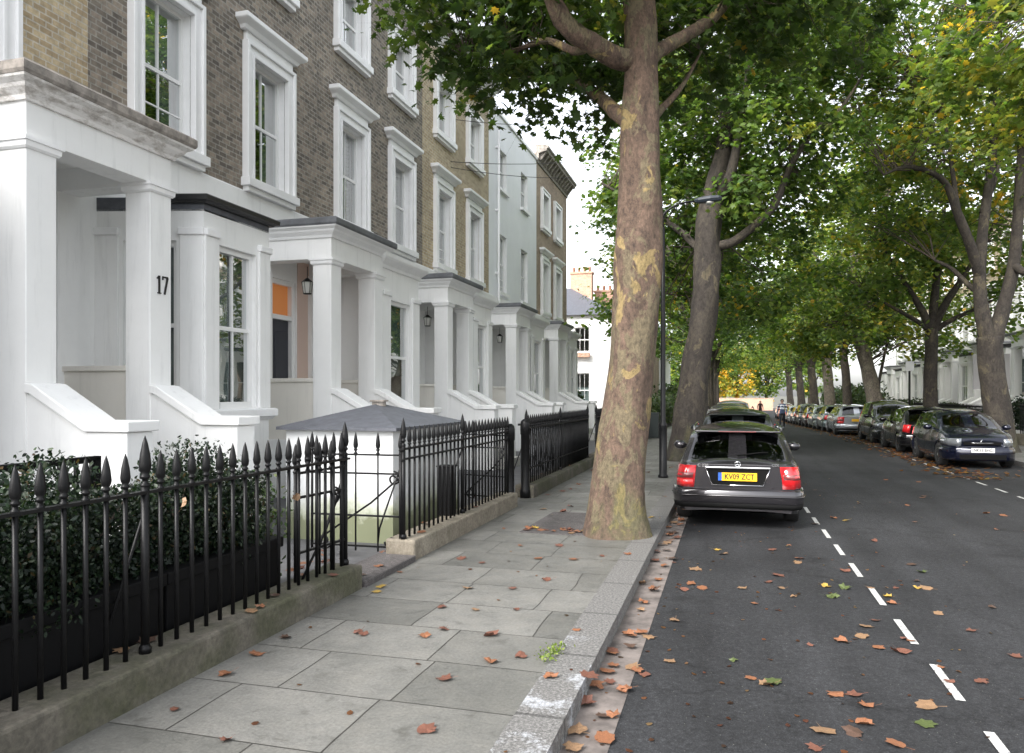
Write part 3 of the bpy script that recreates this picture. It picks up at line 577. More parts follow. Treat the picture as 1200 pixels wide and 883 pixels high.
def house(loc, rz, W, label, brick, st='stucco', group=None, wins=(), px=None, bx=None, bay_kind='square', zt=4.5, sidewall=1.9, top='lead', num=False, lamp=None, fan=False, cornice=True, stucco_top=4.92,
          eaves=11.4, surrounds=True, pipe=None, wincurt=None, sparse=False, chim=True, P=1.40, bayz=(1.47, 3.55, 4.12), bayroof='trim', third=False, bay_shut='full', name='terrace_house'):
    h = empty(name, loc, rz, label, 'house', group); h['st'] = st
    zw = [(5.15, 7.15, True), (8.68, 10.05, False)]
    holes = []
    for wx in wins:
        for z0, z1, _ in zw: holes.append((wx-.5, wx+.5, z0, z1))
    up = [hh for hh in holes if hh[2] > stucco_top]; 
    if stucco_top > 5.1: up = [(a, b, max(c, stucco_top), d) for a, b, c, d in holes if d > stucco_top]
    mb = MB(); mb.wall(0, W, stucco_top, eaves, 0, up, .22, 0)
    mb.box(0, .02, -7.5, -.001, -.3, eaves-.05); mb.box(W-.02, W, -7.5, -.001, -.3, eaves-.05); mb.quad((0, -7.5, -.3), (W, -7.5, -.3), (W, -7.5, eaves), (0, -7.5, eaves))
    mb.build('brick_wall' if 'brick' in brick else 'upper_wall', brick, h)
    # reveals are painted: thin lining
    low = []
    if px: low.append(((px[0]+px[1])/2-.56+(.3 if fan else 0), (px[0]+px[1])/2+.56+(.3 if fan else 0), .92, zt-.66-.1))
    if bx: low.append((max(.05, bx[0]+.15), min(W-.05, bx[1]-.15), .9, bayz[1]))
    if stucco_top > 5.1: low += [(a, b, c, min(d, stucco_top)) for a, b, c, d in holes if c < stucco_top]
    mb = MB(); mb.wall(0, W, -.3, stucco_top, .03, low, .25); mb.quad((0, .03, stucco_top), (W, .03, stucco_top), (W, -.01, stucco_top+.04), (0, -.01, stucco_top+.04)); mb.build('ground_floor_wall', st, h)
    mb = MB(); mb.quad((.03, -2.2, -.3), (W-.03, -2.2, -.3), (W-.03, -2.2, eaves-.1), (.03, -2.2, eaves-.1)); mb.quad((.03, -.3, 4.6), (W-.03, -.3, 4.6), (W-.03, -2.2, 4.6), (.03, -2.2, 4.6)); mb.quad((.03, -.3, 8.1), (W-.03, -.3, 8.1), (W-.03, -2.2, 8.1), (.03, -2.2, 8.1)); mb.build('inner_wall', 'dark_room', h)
    for i, wx in enumerate(wins):
        for j, (z0, z1, hd) in enumerate(zw):
            cu = (wincurt or ('right', 'sides', 'sides', 'net'))[(i*2+j) % 4]
            w_ = sash_window(h, (wx, 0, 0), (1, 0), (0, 1), 1.0, z0, z1, bars=1 if not sparse else 0, curtain=cu, horns='grid' if cu == 'right' else False)
            mb = MB()
            if surrounds: surround(w_, wx, z0, z1, 1.0, hd)
            else:
                mb.box(wx-.58, wx+.58, -.03, .10, z0-.10, z0-.002); mb.build('sill', 'weathered' if not sparse else 'trim', w_)
            # painted reveal lining
            mb = MB(); t = .012
            mb.box(wx-.499, wx-.5+t, -.13, -.001, z0, z1); mb.box(wx+.5-t, wx+.499, -.13, -.001, z0, z1); mb.box(wx-.5+t, wx+.5-t, -.13, -.001, z1-t, z1-.001); mb.build('reveal', 'trim', w_)
    if px: porch(h, px[0], px[1], P, zt, sidewall, top, num, lamp, True, fan)
    if bx:
        if bay_kind == 'canted':
            a, b = bx; path = [(a, .02), (a+.34, P-.08), (b-.34, P-.08), (b, .02)]; ops = [(.32, 0, bay_shut), (.30, 1, bay_shut), (.34, 0, bay_shut)]
        else:
            a, b = bx; path = [(a, .02), (a, P-.06), (b, P-.06), (b, .02)]; ops = [None, (.40, 0, bay_shut), (.42, 0, bay_shut) if False else None]
        bay(h, path, bayz[0], bayz[1], bayz[2], bayroof, ops, gutter=(bay_kind == 'canted'))
    if cornice:
        mb = MB(); e = eaves
        mb.moulding([(0, 0), (W, 0)], [(-.02, e-.42), (.05, e-.42), (.07, e-.3), (.10, e-.28), (.10, e-.06), (.42, e+.02), (.44, e+.10), (.50, e+.14), (.50, e+.22), (.40, e+.26), (-.02, e+.30)], side=-1)
        x = .2
        while x < W-.1:
            mb.prism_yz([(.09, e-.32), (.16, e-.3), (.34, e-.06), (.40, e+.012), (.09, e+.012)], x, x+.14); x += .46
        mb.build('eaves_cornice', 'weathered' if brick == 'brick_red' else 'trim', h, bevel=.004, seg=1)
    else:
        mb = MB(); mb.box(-.002, W+.002, -.25, .06, eaves, eaves+.12); mb.build('parapet_coping', 'trim', h, bevel=.01)
    mb = MB(); mb.prism_yz([(-.25, eaves-.05), (-.25, eaves+.15), (-3.8, eaves+1.6), (-7.4, eaves+.15), (-7.4, eaves-.05)], .02, W-.02); r = mb.build('roof', 'slate', h)
    if chim:
        mb = MB(); mb.box(.0, .55, -5.2, -2.6, eaves, eaves+2.2); mb.box(-.05, .6, -5.25, -2.55, eaves+2.2, eaves+2.32)
        for k in range(4): mb.lathe([(.11, 0), (.10, .35), (.12, .36), (.12, .42)], (.27, -4.9+k*.65, eaves+2.32), 8)
        mb.build('chimney', brick if 'brick' in brick else 'brick_brown', r)
    if pipe is not None:
        mb = MB(); mb.tube([(pipe, .10, .2), (pipe, .10, eaves-.5)], .045, 8)
        for k in range(5): mb.box(pipe-.07, pipe+.07, .0, .11, 1.5+k*2.1, 1.56+k*2.1)
        mb.build('drainpipe', 'trim', h)
    return h

XF = -7.53
def left_house(y0, y1, porch_y=None, bay_y=None, win_y=(), **k):
    L = lambda y: y1-y
    return house((XF, y1, 0), -math.pi/2, y1-y0, px=(L(porch_y[1]), L(porch_y[0])) if porch_y else None, bx=(L(bay_y[1]), L(bay_y[0])) if bay_y else None, wins=[L(y) for y in win_y], group=None, **k)
left_house(1.95, 7.6, (5.49, 7.37), (2.3, 4.8), (3.2, 5.9), label='yellow brick terrace house numbered 17 with a stained porch cornice', brick='brick_yellow', bay_kind='canted', zt=4.57, sidewall=1.98, top='weathered', num=True)
left_house(7.6, 13.0, (11.03, 12.93), (7.70, 9.76), (8.95, 11.4), label='sooty brown brick house with a canted bay and black gutter, orange light in its porch', brick='brick_brown', bay_kind='canted', zt=4.42, sidewall=1.92, lamp='x', fan=True, bayz=(1.47, 3.55, 4.05), bay_shut='sides', bayroof='slate')
left_house(13.0, 18.2, (16.31, 18.1), (13.0, 14.75), (14.35, 16.85), label='sooty brown brick house with a square white bay beside louvred shutters', brick='brick_brown', zt=4.34, lamp='x', bayz=(1.3, 3.45, 4.27), bay_shut='blind', wincurt=('shutter', 'sides', 'shutter', 'net'))
left_house(18.2, 23.8, (22.1, 23.78), (18.22, 19.8), (19.65, 22.25), label='yellow brick house with a bracketed white eaves cornice and black porch lantern', brick='brick_yellow', zt=4.34, lamp='black', bayz=(1.3, 3.45, 4.2), bay_shut='sides')
left_house(23.8, 30.2, (27.9, 29.75), (24.1, 25.95), (25.4, 28.3), label='plain white painted house with flat parapet and no window surrounds', brick='stucco_blue', zt=4.34, bayz=(1.3, 3.45, 4.2), cornice=False, surrounds=False, pipe=5.6, eaves=11.15, sparse=True)
left_house(30.2, 36.2, None, (30.24, 31.9), (31.6, 34.0), label='red brown brick house with bracketed cornice at the far end of the left terrace', brick='brick_red', bayz=(1.3, 3.45, 4.2), eaves=11.5, surrounds=True)

# right hand terrace, seen between the trunks: mirrored houses white to the first floor
cols = ['with tan brick above, nearest on the right', 'behind the nearest right-hand trunk', 'behind the clipped hedge across the road', 'behind the red and white board', 'behind the second trunk across the road', 'beyond the sign post across the road', 'farthest seen on the right-hand side']
first = None
for i in range(8):
    y0 = 26.0+5.7*i; g = gz(y0+3)
    if i == 0:
        first = house((13.6, y0, g), math.pi/2, 5.7, label='x', brick='brick_yellow', px=(.1, 2.0), bx=(2.6, 5.2), wins=(1.3, 4.1), stucco_top=7.9, bay_kind='canted', bayz=(1.2, 3.5, 4.1), bayroof='lead', chim=False)
        hh = first
    else: hh = copy_tree(first); hh.location = (13.6, y0, g)
    hh['label'] = ['white terrace house with a tan brick top storey, nearest across the road', 'white terrace house behind the forked trunk across the road', 'white terrace house behind the clipped hedge across the road', 'white terrace house behind the red and white board', 'white terrace house behind the second trunk across the road',
                   'white terrace house beyond the sign post across the road', 'white terrace house half hidden by low leaves across the road', 'last white terrace house glimpsed beyond the pale leaning trunk'][i]
    hh['group'] = 'white terrace houses across the road'

# the white house beyond the side street
h = empty('end_house', (-7.0, 48.0, gz(48)), 0, 'low white house with slate hipped roof beyond the side street', 'house')
mb = MB()   # front (towards the viewer) at local y=0 facing -y: use frame flipped
mb.frame((0, 0, 0), (-1, 0), (0, -1)); wh = [(1.5, 2.5, 1.1, 3.3), (1.5, 2.5, 4.6, 6.2), (5.2, 6.2, 1.1, 3.3), (5.2, 6.2, 4.6, 6.2)]
mb.wall(0, 9, -.5, 7.0, 0, wh, .2); mb.frame(); mb.box(-.02, 0, .001, 9, -.5, 7.0); mb.box(-9, -8.98, .001, 9, -.5, 7); mb.quad((-9, 9, -.5), (0, 9, -.5), (0, 9, 7), (-9, 9, 7)); mb.build('wall', 'stucco', h)
for a, b, c, d in wh: sash_window(h, (-(a+b)/2, 0, 0), (-1, 0), (0, -1), 1.0, c, d, bars=2, curtain='net' if c < 2 else None)
mb = MB(); mb.frame(); a = [mb.P(p) for p in ((.35, -.35, 6.95), (.35, 9.3, 6.95), (-9.3, 9.3, 6.95), (-9.3, -.35, 6.95))]; t = [mb.P((-3.6, 4.4, 9.3)), mb.P((-5.4, 4.4, 9.3))]
mb.F((a[0], a[1], t[0])); mb.F((a[1], a[2], t[1], t[0])); mb.F((a[2], a[3], t[1])); mb.F((a[3], a[0], t[0], t[1])); mb.F(a); r = mb.build('roof', 'slate', h)
for x, y, zz, ww in ((-2.9, 4.8, 10.3, 1.5), (-1.4, 6.5, 9.2, 1.7)):
    mb = MB(); mb.box(x-ww/2, x+ww/2, y-.35, y+.35, 7.2, zz); mb.box(x-ww/2-.06, x+ww/2+.06, y-.41, y+.41, zz, zz+.14)
    for k in range(4): mb.lathe([(.10, 0), (.09, .3), (.11, .31), (.11, .36)], (x-ww/2+.2+k*(ww-.4)/3, y, zz+.14), 8)
    mb.build('chimney', 'brick_orange', r)
mb = MB(); mb.box(-2.55, -1.45, -.36, -.12, 4.28, 4.55); fb = mb.build('window_box', 'brick_orange', h)
# further houses beyond, left of the far pavement
for (x, y, W_, H_, mt, lb) in ((-6.2, 62, 7, 7.5, 'brick_red', 'red brick house glimpsed beyond the lamp column'), (-5.9, 72, 8, 6.5, 'stucco', 'pale house with dark windows glimpsed past the near trunk')):
    h = empty('distant_house', (x, y, gz(y)), 0, lb, 'house'); mb = MB(); mb.frame((0, 0, 0), (-1, 0), (0, -1)); wh = [(.8+2.2*k, 1.8+2.2*k, z0, z0+1.6) for k in range(3) for z0 in (1.2, 4.3)]
    mb.wall(0, W_, -.6, H_, 0, wh, .2); mb.frame(); mb.box(-.02, 0, .001, 9, -.6, H_); mb.box(-W_, -W_+.02, .001, 9, -.6, H_); mb.quad((-W_, 9, -.6), (0, 9, -.6), (0, 9, H_), (-W_, 9, H_)); mb.build('wall', mt, h)
    for a, b, c, d in wh: sash_window(h, (-(a+b)/2, 0, 0), (-1, 0), (0, -1), 1.0, c, d, curtain=None)
    mb = MB(); mb.prism_yz([(-.4, H_-.05), (4.5, H_+2.6), (9.3, H_-.05)], -W_-.1, .1); mb.build('roof', 'slate', h)
# garden wall across the end of the street
h = MB(); h.box(-4.2, 6.5, 126, 126.35, -1.2, 1.05); h.box(-4.3, 6.6, 125.95, 126.4, 1.05, 1.15); tag(h.build('garden_wall', 'brick_orange'), 'long orange brick wall closing the far end of the street', 'wall')
# ================================================================ railings, gates, bin store, hedges
XB = -3.16; PZ = .20
def spear(mb, x, y, z, k=1.0):
    """collar and leaf shaped spear head on a bar top"""
    mb.lathe([(.011*k, 0), (.020*k, .008*k), (.020*k, .018*k), (.011*k, .026*k), (.013*k, .04*k), (.021*k, .045*k), (.021*k, .055*k), (.014*k, .062*k), (.023*k, .078*k), (.0265*k, .10*k), (.021*k, .15*k), (.011*k, .20*k), (.001, .232*k)], (x, y, z), 8)
def scroll(mb, cx, cy, cz, r, ex, turns=1.4, start=0, flip=1, th=.010):
    pts = []
    for k in range(26):
        t = k/25; a = start+flip*turns*2*math.pi*t; rr = r*(1-.75*t)
        pts.append((cx+ex[0]*rr*math.cos(a), cy+ex[1]*rr*math.cos(a), cz+rr*math.sin(a)))
    mb.tube(pts, th, 6)
def railing(name, y0, y1, label, posts=(), rail=1.105, spacing=.134, plinth='plinth', ph=PZ, x=XB, first=None, low=None, group=None, tall=1.08):
    f = empty(name, (x, y0, 0), 0, label, 'railing', group)
    mb = MB(); mb.box(-.18, .14, 0, y1-y0, -.12, ph); p = mb.build('stone_plinth', plinth, f, bevel=.02, seg=2)
    y = (first if first else y0+.06); mb = MB()
    while y < y1-.02:
        if all(abs(y-q) > .05 for q in posts): mb.tube([(0, y-y0, ph-.02), (0, y-y0, rail+.03)], .0135, 8); spear(mb, 0, y-y0, rail-.005+.0)
        y += spacing
    mb.build('bar_panel', 'iron', f)
    mb = MB(); mb.box(-.021, .021, .0, y1-y0, rail-.011, rail+.006)
    if low: mb.box(-.018, .018, 0, y1-y0, low-.008, low+.008)
    mb.build('top_rail', 'iron', f)
    for q in posts:
        mb = MB(); mb.tube([(0, q-y0, ph-.02), (0, q-y0, rail+.05)], .023, 10); mb.lathe([(.034, 0), (.034, .03), (.024, .05)], (0, q-y0, ph), 10); spear(mb, 0, q-y0, rail+.02, 1.28)
        mb.tube([(-.02, q-y0, .95), (-.26, q-y0, .3), (-.28, q-y0, ph-.05)], .010, 6); mb.build('post', 'iron', f)
    return f
railing('iron_railing', 1.2, 5.98, 'black spear-topped railing on a mossy plinth in front of the hedge', posts=(3.59, 5.92), first=1.434)
railing('iron_railing', 7.10, 10.98, 'black spear-topped railing on a pale plinth beside the bin store', posts=(7.14, 8.92), plinth='plinth_pale', low=1.0)
railing('iron_railing', 11.95, 17.6, 'black railing with scrolls on a low green plinth beyond the second gate', posts=(12.0, 14.6, 17.55), plinth='plinth', low=.45)
railing('iron_railing', 18.7, 30, 'black spear-topped railing continuing behind the near tree', posts=(18.75, 24.0, 29.9), spacing=.15)
def gate(y, length, ang, label, rail=1.04, n=5, hang=1, z0=.06):
    """single leaf gate hinged at (XB, y); ang is the direction it points from the hinge (radians from +Y towards -X)"""
    g = empty('iron_gate', (XB, y, 0), ang, label, 'gate', 'open iron gates')
    # local: leaf runs along +y from the hinge
    mb = MB()
    for z in (rail, .85, .42, z0+.05): mb.box(-.012, .012, 0, length, z-.009, z+.009)
    mb.tube([(0, .03, z0), (0, .03, rail+.04)], .018, 8); mb.tube([(0, length-.01, z0), (0, length-.01, rail+.03)], .014, 8); g1 = mb.build('gate_frame', 'iron', g)
    mb = MB()
    for k in range(n):
        yy = .03+(length-.04)*k/(n-1); mb.tube([(0, yy, z0), (0, yy, rail+.03)], .0095, 8); spear(mb, 0, yy, rail)
    mb.build('bar_panel', 'iron', g)
    mb = MB(); mb.tube([(.014, .06, .80), (.014, length*.35, .55), (.014, length-.08, .16)], .011, 6); scroll(mb, .014, .11, .80, .075, (0, 1), 1.2, math.pi*.5); scroll(mb, .014, length-.14, .14, .09, (0, 1), 1.3, math.pi); scroll(mb, .014, .14, .16, .07, (0, 1), 1.2, 0, -1); mb.build('brace', 'iron', g)
    return g
gate(5.90, .66, math.radians(174), 'narrow iron gate leaf folded back behind the hedge railing')
gate(7.14, 1.02, math.radians(92), 'iron gate leaf standing open in front of the white bin store')
gate(11.02, .85, math.radians(75), 'second open iron gate farther along the railings')
gate(17.62, .9, math.radians(12), 'scrolled iron gate just left of the near tree', n=4)
# heavy gate piers of the second gate
for i, (yy, hh) in enumerate(((11.02, 1.22), (11.93, 1.26))):
    mb = MB(); mb.lathe([(.085, 0), (.085, .12), (.072, .14), (.072, hh-.25), (.082, hh-.24), (.082, hh-.08), (.07, hh-.03), (.03, hh)], (0, 0, 0), 12); o = mb.build('gate_post', 'iron'); o.location = (XB, yy, 0)
    tag(o, ['stout black iron gate post with rounded top, nearer of the pair', 'stout black iron gate post with rounded top, farther of the pair'][i], 'post', 'gate posts of the second gate')
# scroll panels and grey boarded bin door behind the third railing
mb = MB()
for k in range(5):
    yy = 12.4+k*.42; scroll(mb, 0, yy-12, .85, .13, (0, 1), 1.3, 0, 1 if k % 2 else -1); scroll(mb, 0, yy-12, .5, .15, (0, 1), 1.3, math.pi, -1 if k % 2 else 1); mb.tube([(0, yy-12+.15, .3), (0, yy-12-.12, 1.0)], .01, 6)
o = mb.build('scroll_panel', 'iron'); o.location = (XB-.06, 12, 0); tag(o, 'ornate black iron scrollwork panel behind the railing', 'ironwork')
s = empty('bin_cupboard', (XB-.55, 15.2, 0), 0, 'grey boarded bin cupboard behind the third railing', 'cupboard'); mb = MB(); mb.box(-.4, .4, 0, 1.9, 0, 1.02)
mb.build('body', M['lead'], s); mb = MB()
for k in range(8): mb.box(.402, .418, .03+k*.235, .03+k*.235+.22, .03, .98)
mb.build('door', plain('grey boards', (.22, .225, .23), .7, var=.2), s); mb = MB(); mb.box(-.46, .46, -.05, 1.95, 1.02, 1.06); mb.build('lid', 'black_gutter', s)
# small black meter box fixed low by the post of the second railing
mb = MB(); mb.box(-.09, .09, -.09, .09, .2, .78); mb.box(-.1, .1, -.1, .1, .78, .80); o = mb.build('meter_box', 'black_plastic', bevel=.006); o.location = (XB-.13, 8.72, 0); tag(o, 'slim black box standing on the plinth by the tall railing post', 'box')

# white bin store with slate hipped roof
b = empty('bin_store', (-4.3, 7.9, 0), 0, 'white algae-stained bin store with a slate hipped roof and small vent', 'shed')
mb = MB(); mb.box(-.70, .66, .04, 2.2, -.05, 1.26); mb.build('wall', 'algae_wall', b)
mb = MB(); E = 1.245; a = [mb.P(p) for p in ((-.78, -.05, E), (.74, -.05, E), (.74, 2.28, E), (-.78, 2.28, E))]; c = [mb.P(p) for p in ((-.78, -.05, E+.035), (.74, -.05, E+.035), (.74, 2.28, E+.035), (-.78, 2.28, E+.035))]; t = [mb.P((-.02, .98, 1.53)), mb.P((-.02, 1.25, 1.53))]
mb.F(a[::-1]); [mb.F((a[k], a[(k+1) % 4], c[(k+1) % 4], c[k])) for k in range(4)]; mb.F((c[0], c[1], t[0])); mb.F((c[1], c[2], t[1], t[0])); mb.F((c[2], c[3], t[1])); mb.F((c[3], c[0], t[0], t[1])); r = mb.build('roof', 'slate', b)
mb = MB(); mb.lathe([(.09, 0), (.09, .06), (.12, .065), (.12, .085)], (-.02, 1.1, 1.50), 10, smooth=False); mb.build('vent', 'weathered', r)
# dwarf path edging and step between gate posts
mb = MB(); mb.box(-3.42, -3.0, 6.0, 7.09, -.1, .055); o = mb.build('threshold_stone', 'asphalt_path', bevel=.012); tag(o, kind='structure')
# trellis
t = empty('trellis', (-4.35, 2.4, 0), 0, 'black square trellis panel behind the hedge', 'trellis'); mb = MB()
for k in range(16): mb.box(-.012, .012, k*.135-.011, k*.135+.011, .3, 1.19)
for k in range(7): mb.box(-.008, .02, -.01, 2.04, .36+k*.135, .36+k*.135+.022)
mb.build('lattice', 'black_plastic', t); mb = MB(); mb.box(-.025, .03, 2.03, 2.08, 0, 1.2); mb.box(-.025, .03, -.05, 0, 0, 1.2); mb.box(-.025, .03, -.05, 2.08, 1.19, 1.215); mb.build('frame', 'black_plastic', t)

# ---------------------------------------------------------------- leaf clouds
def leaf_template(kind):
    if kind == 'lobed':
        P = [(0,-.35),(.2,-.45),(.24,-.22),(.55,-.12),(.3,.05),(.45,.38),(.15,.25),(0,.6),(-.15,.25),(-.45,.38),(-.3,.05),(-.55,-.12),(-.24,-.22),(-.2,-.45)]
        v = [(0, 0, .04)]+[(x, y, -.22*abs(x)-.12*max(0, y)**2) for x, y in P]; f = [(0, k, k % 14+1) for k in range(1, 15)]
    elif kind == 'hex':
        P = [(0,-.5),(.42,-.18),(.36,.28),(0,.58),(-.36,.28),(-.42,-.18)]; v = [(x, y, -.22*abs(x)) for x, y in P]; f = [(0,1,2),(0,2,3),(0,3,4),(0,4,5)]
    elif kind == 'oval':
        P = [(0,-.5),(.27,-.1),(.18,.3),(0,.55),(-.18,.3),(-.27,-.1)]; v = [(x, y, -.18*abs(x)) for x, y in P]; f = [(0,1,2),(0,2,3),(0,3,4),(0,4,5)]
    else:
        v = [(0,-.5,0),(.42,.02,-.1),(0,.55,0),(-.42,.02,-.1)]; f = [(0,1,2),(0,2,3)]
    return np.array(v, np.float32), np.array(f, np.int32)
def leaf_mesh(name, pos, size, kind, cols, mat, parent=None, up=.75, out=None, rng=RNG):
    """one mesh of leaf blades at pos (n,3) with per-leaf colour cols (n,3)"""
    n = len(pos); tv, tf = leaf_template(kind); k = len(tv)
    nrm = rng.normal(size=(n, 3)); nrm /= np.linalg.norm(nrm, axis=1, keepdims=True); nrm[:, 2] = np.abs(nrm[:, 2])*.6+up
    if out is not None: nrm += out*.7
    nrm /= np.linalg.norm(nrm, axis=1, keepdims=True)
    t = rng.normal(size=(n, 3)); t[:, 2] -= .8; t -= nrm*np.sum(t*nrm, axis=1, keepdims=True); t /= np.linalg.norm(t, axis=1, keepdims=True); s = np.cross(t, nrm)
    sz = size*rng.uniform(.6, 1.3, (n, 1, 1))
    V = pos[:, None, :]+sz*(tv[None, :, 0:1]*s[:, None, :]+tv[None, :, 1:2]*t[:, None, :]+tv[None, :, 2:3]*nrm[:, None, :])
    V = V.reshape(-1, 3).astype(np.float32); F = (tf[None]+(np.arange(n)*k)[:, None, None]).reshape(-1, 3).astype(np.int32)
    me = bpy.data.meshes.new(name); me.vertices.add(len(V)); me.vertices.foreach_set('co', V.ravel()); me.loops.add(F.size); me.loops.foreach_set('vertex_index', F.ravel())
    me.polygons.add(len(F)); me.polygons.foreach_set('loop_start', np.arange(0, F.size, 3, dtype=np.int32)); me.polygons.foreach_set('loop_total', np.full(len(F), 3, np.int32)); me.update(calc_edges=True)
    a = me.color_attributes.new('tint', 'FLOAT_COLOR', 'POINT'); c = np.ones((n, k, 4), np.float32); c[:, :, :3] = cols[:, None, :]; a.data.foreach_set('color', c.ravel())
    me.materials.append(M[mat]); o = bpy.data.objects.new(name, me); COL.objects.link(o)
    if parent: o.parent = parent
    return o
def palette(n, cols, wts, jit=.18, rng=RNG):
    c = np.array(cols)[rng.choice(len(cols), n, p=np.array(wts)/sum(wts))]; return (c*rng.uniform(1-jit, 1+jit, (n, 1))*rng.uniform(.93, 1.07, (n, 3))).astype(np.float32)
def hedge(name, x0, x1, y0, y1, z0, z1, n, size, cols, label, cat='hedge', cell=.5, parent=None):
    """leafy mass of many soft bumps over a dark twig core"""
    h = empty(name, (x0, y0, gz(y0)), 0, label, cat); pts = []; w, l, hh = x1-x0, y1-y0, z1-z0
    nb = max(4, int(l/cell*max(1, w/cell)*2.2)); cs = np.c_[RNG.uniform(.2*w, .8*w, nb), RNG.uniform(.05*l, .95*l, nb), RNG.uniform(.35, .85, nb)*hh+z0]
    per = n//nb
    for c in cs:
        d = RNG.normal(size=(per, 3)); d /= np.linalg.norm(d, axis=1, keepdims=True); r = RNG.uniform(.55, 1.05, (per, 1)); pts.append(c+d*r*np.array([min(w*.55, cell*.75), cell*.75, hh*.42]))
    pts.append(np.c_[RNG.uniform(.12*w, .88*w, n), RNG.uniform(.02*l, .98*l, n), z0+hh*RNG.uniform(0, .86, n)]); p = np.concatenate(pts); p = p[(p[:, 2] > z0) & (p[:, 0] > -.08) & (p[:, 0] < w+.08)]
    leaf_mesh('foliage', p, size, 'oval', palette(len(p), list(cols)+[(.055, .04, .018)], [3, 3, 2, 1, .25], .35), 'hedge_leaf', h, up=.2)
    mb = MB()
    for k in range(int(l/.16)):
        y = l*(k+.5)/(l/.16); mb.tube([(w/2+random.uniform(-.1, .1)*w, y, z0-.25), (w/2+random.uniform(-.25, .25)*w, y+random.uniform(-.1, .1), z0+hh*.4), (w/2+random.uniform(-.4, .4)*w, y+random.uniform(-.2, .2), z0+hh*.85)], [.012, .008, .003], 5)
    mb.build('stems', 'twig', h); return h
GH = [(.004, .011, .006), (.008, .018, .008), (.014, .028, .012), (.028, .042, .020)]
hedge('clipped_hedge', -3.98, -3.36, 1.3, 5.35, .42, 1.17, 42000, .031, GH, 'dark green box hedge in black planters behind the railing')
for k, (a, b) in enumerate(((1.3, 2.7), (2.75, 4.0), (4.05, 5.3))):
    mb = MB(); mb.box(-3.92, -3.40, a, b, -.02, .50); mb.box(-3.95, -3.37, a-.02, b+.02, .46, .54); o = mb.build('planter', 'black_plastic', bevel=.01)
    tag(o, ['black planter under the hedge nearest the viewer', 'black planter under the hedge by the tall railing post', 'black planter under the hedge nearest the gate'][k], 'planter', 'black planters under the hedge')
# shrubs and hedges on the far side
GR = [(.022, .042, .014), (.036, .063, .019), (.05, .08, .025), (.075, .095, .036)]
def far_wall(x, y0, y1, label):
    h = empty('iron_railing', (x, y0, gz((y0+y1)/2)), 0, label, 'railing', 'railings across the road'); mb = MB(); mb.box(-.15, .15, 0, y1-y0, -.2, .35); mb.build('stone_plinth', 'plinth_pale', h)
    mb = MB(); y = .07
    while y < y1-y0: mb.box(-.011, .011, y-.011, y+.011, .3, 1.25); mb.lathe([(.02, 0), (.022, .04), (.001, .14)], (0, y, 1.25), 4); y += .15
    mb.build('bar_panel', 'iron', h); mb = MB(); mb.box(-.02, .02, 0, y1-y0, 1.16, 1.19); mb.build('top_rail', 'iron', h)
far_wall(9.4, 18, 29.5, 'black railing behind the dark blue hatchback across the road'); far_wall(9.4, 30.6, 45, 'black railing below the clipped hedge across the road')
hedge('clipped_hedge', 9.6, 11.2, 27.0, 32.0, .4, 1.55, 8000, .11, GH, 'dark rounded hedge across the road behind the nearest forked trunk', cell=.8)
hedge('garden_shrub', 9.6, 10.6, 36, 42, .2, 1.15, 4500, .13, GR, 'green garden hedge left of the second trunk across the road', cell=.9)
hedge('garden_shrub', 9.4, 11.0, 46, 56, .2, 1.4, 6000, .15, GR, 'bright green hedge behind the silver estate car', cell=1.0)
hedge('garden_shrub', 9.4, 11.4, 60, 90, .2, 2.6, 8000, .25, GR, 'long green hedge far along the right pavement', cell=1.6)
hedge('garden_shrub', -5.2, -3.5, 40.0, 58, 0, 1.5, 7000, .16, GR, 'low green hedge beyond the side street behind the lamp column', cell=1.0)
hedge('garden_shrub', -6.0, -3.2, 60, 110, 0, 2.6, 8000, .28, GR, 'long hedge far along the left pavement', cell=1.8)
hedge('climbing_shrub', -4.15, -3.75, 5.6, 5.95, .05, 1.0, 500, .05, GR, 'sparse weedy shrub beside the narrow gate leaf', cat='shrub', cell=.3)
# potted plant in front of the end house
hedge('potted_shrub', -6.9, -6.3, 33.6, 34.3, .9, 1.75, 500, .12, GR, 'small bushy plant on the last stair wall of the terrace', cat='plant', cell=.4)
mb = MB(); mb.box(-6.9, -6.2, 33.5, 34.4, -.3, .95); tag(mb.build('stair_pier', 'stucco'), 'white pier under the small bushy plant past the last bay', 'pier')
